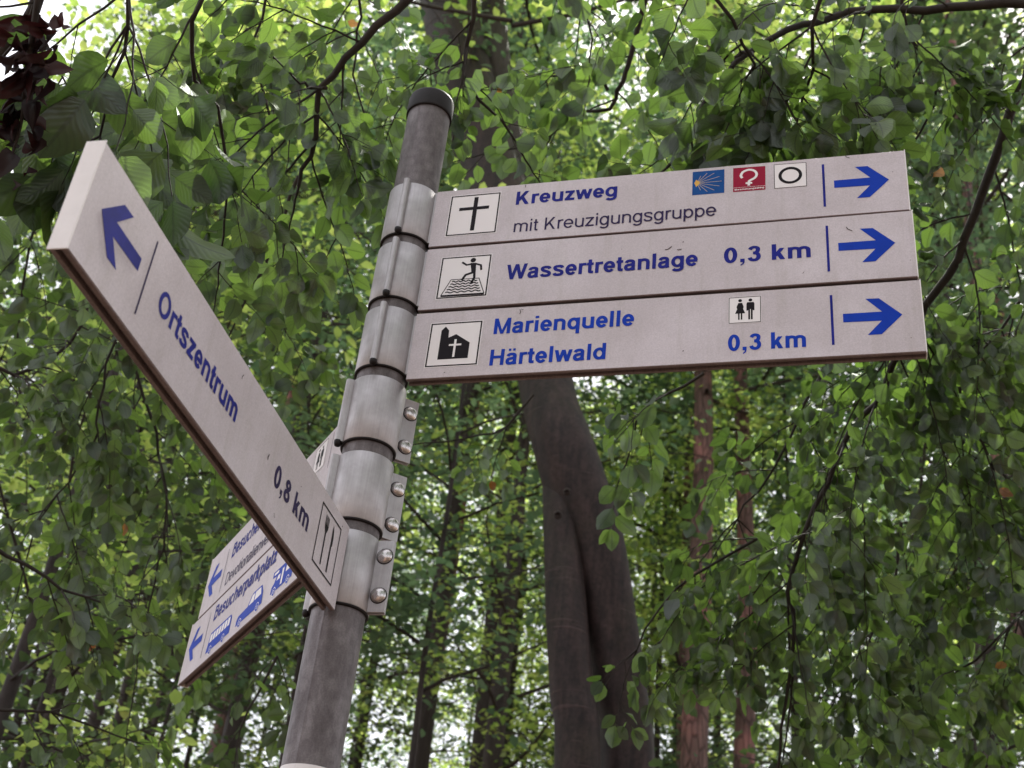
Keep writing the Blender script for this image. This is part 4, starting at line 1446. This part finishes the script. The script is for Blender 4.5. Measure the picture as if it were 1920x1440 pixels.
def big_beech():
    base = pt(1130, 1440, 1.0) - CAM
    base = base / np.hypot(base[0], base[1]) * 6.7
    bx, by = CAM[0] + base[0], CAM[1] + base[1]
    root = tag(empty('beech_tree', (bx, by, 0)), 'big forked beech trunk rising behind the lowest right sign', 'tree')
    off = np.array([bx, by, 0])

    def hor(u, v_, D):                       # keep the horizontal distance fixed: the stem stands upright
        q = pt(u, v_, 1.0) - CAM
        return CAM + q / np.hypot(q[0], q[1]) * D
    A = [(1176, 1440, 102, 6.9), (1160, 1300, 106, 6.88), (1136, 1150, 110, 6.85), (1112, 1020, 116, 6.82), (1082, 920, 120, 6.8), (1055, 830, 114, 6.8), (1030, 750, 104, 6.9), (1010, 640, 100, 7.0), (985, 520, 100, 7.1), (958, 420, 108, 7.2), (925, 330, 112, 7.3), (893, 230, 112, 7.4), (866, 130, 106, 7.5), (842, 20, 100, 7.6), (815, -120, 92, 7.7), (790, -300, 80, 7.8)]
    Bm = [(1082, 1440, 84, 6.62), (1072, 1300, 80, 6.64), (1062, 1150, 76, 6.68), (1056, 1030, 72, 6.74), (1050, 940, 66, 6.78), (1045, 860, 56, 6.86)]
    Cc = [(1000, 560, 90, 7.25), (985, 430, 84, 7.3), (962, 330, 74, 7.35), (945, 230, 62, 7.45), (932, 120, 50, 7.5), (925, 0, 44, 7.6), (915, -200, 36, 7.8)]
    for nm, rows, mat in (('trunk', A, M_BEECH), ('trunk', Bm, M_BEECH), ('limb', Cc, M_DARKB)):
        P = np.array([hor(u, v_, D) for u, v_, w, D in rows])
        Rr = np.array([w / 2 / FPX * np.linalg.norm(p - CAM) for p, (u, v_, w, D) in zip(P, rows)])
        if nm == 'trunk':                    # carry the stem down to the ground
            d = unit(P[0] - P[1]); d = unit(d * .4 - UP)
            g0 = P[0] + d * (P[0][2] / -d[2] + .2)
            P = np.vstack([g0, (g0 + P[0]) / 2, P]); Rr = np.concatenate([[Rr[0] * 1.45, Rr[0] * 1.12], Rr])
        n = 60
        Ps = smooth_path(P, n)
        Rs = smooth_path(np.stack([Rr, Rr * 0, Rr * 0], 1), n)[:, 0]
        v_, q = tube(Ps, Rs, 32)
        rs_ = np.random.default_rng(5)
        vv = v_.reshape(n, 32, 3)
        c = Ps[:, None, :]
        a = np.arange(32) / 32 * 2 * math.pi
        k = 1 + .035 * np.sin(a * 2 + 1)[None] * np.sin(np.linspace(0, 9, n))[:, None] + .02 * np.sin(a * 5)[None] * np.cos(np.linspace(0, 22, n))[:, None]
        vv = c + (vv - c) * k[:, :, None]
        link(nm, build_mesh(nm, vv.reshape(-1, 3) - off, [q], mat, smooth=True), root)
    # knots
    for u, v_, s in ((1063, 922, .022), (1046, 965, .026), (1080, 1380, .022), (1066, 1300, .014)):
        p = hor(u, v_, 6.55 if v_ < 1200 else 6.55)
        vv, qq = lathe([(s, -.02), (s * .9, .006), (s * .55, .016), (s * .35, .006), (.0005, .002)], 14)
        o = link('knot', build_mesh('knot', vv, [qq], M_DARKB, smooth=True), root)
        o.matrix_basis = Matrix.Translation(p - off) @ Vector(unit(CAM - p)).to_track_quat('Z', 'Y').to_matrix().to_4x4()
    # ivy-like dead twigs and red leaves on its left side
    # its own crown, high above
    limbs, V, Q = make_crown(55, 17, 9.0, 4.6, 14000, .085, MID2, .1, 34, .6, .55)
    sh = np.array([-1.0, .2, 0])
    link('limbs', build_mesh('limbs', np.concatenate(limbs.v) + sh, [np.concatenate(limbs.q)], M_DARKB, smooth=True), root)
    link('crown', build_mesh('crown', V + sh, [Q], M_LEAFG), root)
    return root


big_beech()

# ---- stems one can tell apart
tree(812, 15, 'dark straight trunk just right of the pole foot', tr=.155, mat=M_DARKB, crown=CROWNS[2], hue=1, v=1300)
tree(838, 17, 'reddish pine trunk seen right of the lowest bolts', name='pine_tree', tr=.13, mat=M_PINE, crown=CROWNS[2], hue=0, v=1000)
tree(938, 16, 'dark trunk midway between the pole and the forked beech', tr=.14, mat=M_DARKB, crown=CROWNS[2], hue=1, v=1250)
tree(968, 20, 'slim dark trunk close left of the forked beech', tr=.075, crown=CROWNS[2], hue=1, v=1250)
tree(772, 8, 'thin young stem right of the pole foot', name='sapling', tr=.028, crown=SAPS[2], hue=1, v=1400)
tree(1315, 14, 'reddish pine trunk right of the forked beech', name='pine_tree', tr=.19, mat=M_PINE, crown=CROWNS[2], hue=0, v=1300)
tree(1402, 15, 'second reddish pine trunk right of the forked beech', name='pine_tree', tr=.155, mat=M_PINE, crown=CROWNS[2], hue=1, v=1200)
tree(1243, 19, 'slim dark trunk right beside the forked beech', tr=.065, crown=CROWNS[2], hue=1, v=1300)
tree(1268, 23, 'narrow dark trunk second to the right of the forked beech', tr=.08, crown=CROWNS[2], hue=0, v=1300)
tree(1865, 13, 'dark trunk near the bottom right corner', tr=.10, crown=CROWNS[1], hue=1, v=1300)
tree(1908, 12, 'reddish pine trunk at the right edge', name='pine_tree', tr=.11, mat=M_PINE, crown=CROWNS[2], hue=2, v=1200)
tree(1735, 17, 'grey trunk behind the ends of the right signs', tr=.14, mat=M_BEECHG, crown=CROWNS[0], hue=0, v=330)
tree(1812, 15, 'pink barked pine trunk right of the top sign', name='pine_tree', tr=.14, mat=M_PINE, crown=CROWNS[2], hue=0, v=220)
tree(562, 16, 'reddish pine trunk in the angle of the left sign and the pole', name='pine_tree', tr=.10, mat=M_PINE, crown=CROWNS[1], hue=0, v=720)
tree(482, 12, 'dark trunk below the back signs', tr=.13, crown=CROWNS[3], hue=2, v=1200)
tree(230, 11, 'dark trunk left of the back signs', tr=.075, crown=CROWNS[3], hue=0, v=1150)
tree(100, 13, 'dark trunk in the bottom left corner', tr=.12, crown=CROWNS[1], hue=2, v=1390)
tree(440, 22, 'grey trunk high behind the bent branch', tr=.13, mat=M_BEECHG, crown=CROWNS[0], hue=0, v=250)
tree(1305, 18, 'pale pink pine trunk above the shell badge', name='pine_tree', tr=.11, mat=M_PINE, crown=CROWNS[0], hue=0, v=270)
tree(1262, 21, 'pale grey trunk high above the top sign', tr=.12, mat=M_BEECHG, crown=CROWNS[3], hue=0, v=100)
tree(70, 6, 'dark leaning stem behind the leaves at the left edge', name='sapling', tr=.055, crown=SAPS[1], hue=2, v=1100)

# ---- understorey and further crowns
rs = np.random.default_rng(21)
taken = []
for k in (0, 1, 2, 4, 5, 7, 8, 10, 11, 12):
    ang = [-22, -17, -12, -6.5, 1, 7, 12, 17, 21, 25, 29, -27, 33][k]
    D = [6.8, 9.5, 8.6, 9.2, 19, 18, 8.5, 7.2, 9.5, 7.8, 11, 10, 9][k]
    a = math.radians(90 - 10.4 - ang)
    tree(0, 0, ['slender young beech filling the space between the trunks'][0], name='sapling', crown=SAPS[k % 3], hue=[0, 2, 1, 2, 1, 1, 0, 2, 1, 2, 2, 0, 2][k], tr=.03,
         xy=(CAM[0] + D * math.cos(a), CAM[1] + D * math.sin(a)), group='young beeches between the trunks')
for ring, (D, n) in enumerate(((15, 3), (20, 5), (26, 7), (33, 8))):
    for i in range(n):
        ang = -30 + 60 * (i + .5 + rs.normal(0, .15)) / n
        a = math.radians(90 - 10.4 - ang)
        d = D + rs.normal(0, 1.2)
        tree(0, 0, 'forest tree whose crown merges into the green background', crown=CROWNS[int(rs.integers(4))], hue=int(rs.choice([0, 0, 1])), tr=rs.uniform(.07, .16),
             xy=(CAM[0] + d * math.cos(a), CAM[1] + d * math.sin(a)), group='forest trees further back', scale=rs.uniform(.9, 1.15))
rs = np.random.default_rng(44)
for i in range(44):                          # slim stems and low greenery far in
    ang = -27 + 54 * ((i % 22) + .5 + rs.normal(0, .25)) / 22
    a = math.radians(90 - 10.4 - ang)
    d = rs.uniform(17, 38)
    low = i % 2 == 0 or i > 28
    tree(0, 0, 'slim forest tree far back with low dim leaves' if low else 'slim dark stem far back in the wood', crown=SAPS[int(rs.integers(3))] if low else CROWNS[2], hue=int(rs.choice([1, 2, 2])), tr=rs.uniform(.06, .12),
         xy=(CAM[0] + d * math.cos(a), CAM[1] + d * math.sin(a)), group='low leafy trees far back' if low else 'slim dark stems far back', scale=rs.uniform(1.3, 1.8) if low else rs.uniform(.85, 1.1))
rs = np.random.default_rng(31)
for k in range(22):  # unseen trees added out of frame to cut the front light on the signs
    a = math.radians(-108 + 135 * ((k * .618 + .1) % 1))
    if k > 16: a = math.radians(200 + 50 * ((k * .618) % 1))
    d = (4.2, 6.5, 9.5, 13.5)[k % 4] + (6 if k > 16 else 0) + rs.uniform(-.6, .6)
    tree(0, 0, 'unseen beech added behind the viewer, its crown shading the signs', crown=CROWNS[(3, 1, 0, 3)[k % 4]], hue=2, tr=.13, xy=(CAM[0] + d * math.cos(a), CAM[1] + d * math.sin(a)), group='unseen beeches added round the viewer for shade', scale=(.75, .85, .9, 1.0)[k % 4])
print('leaf objects', N_LEAF_OBJ[0], 'objects', len(bpy.data.objects))
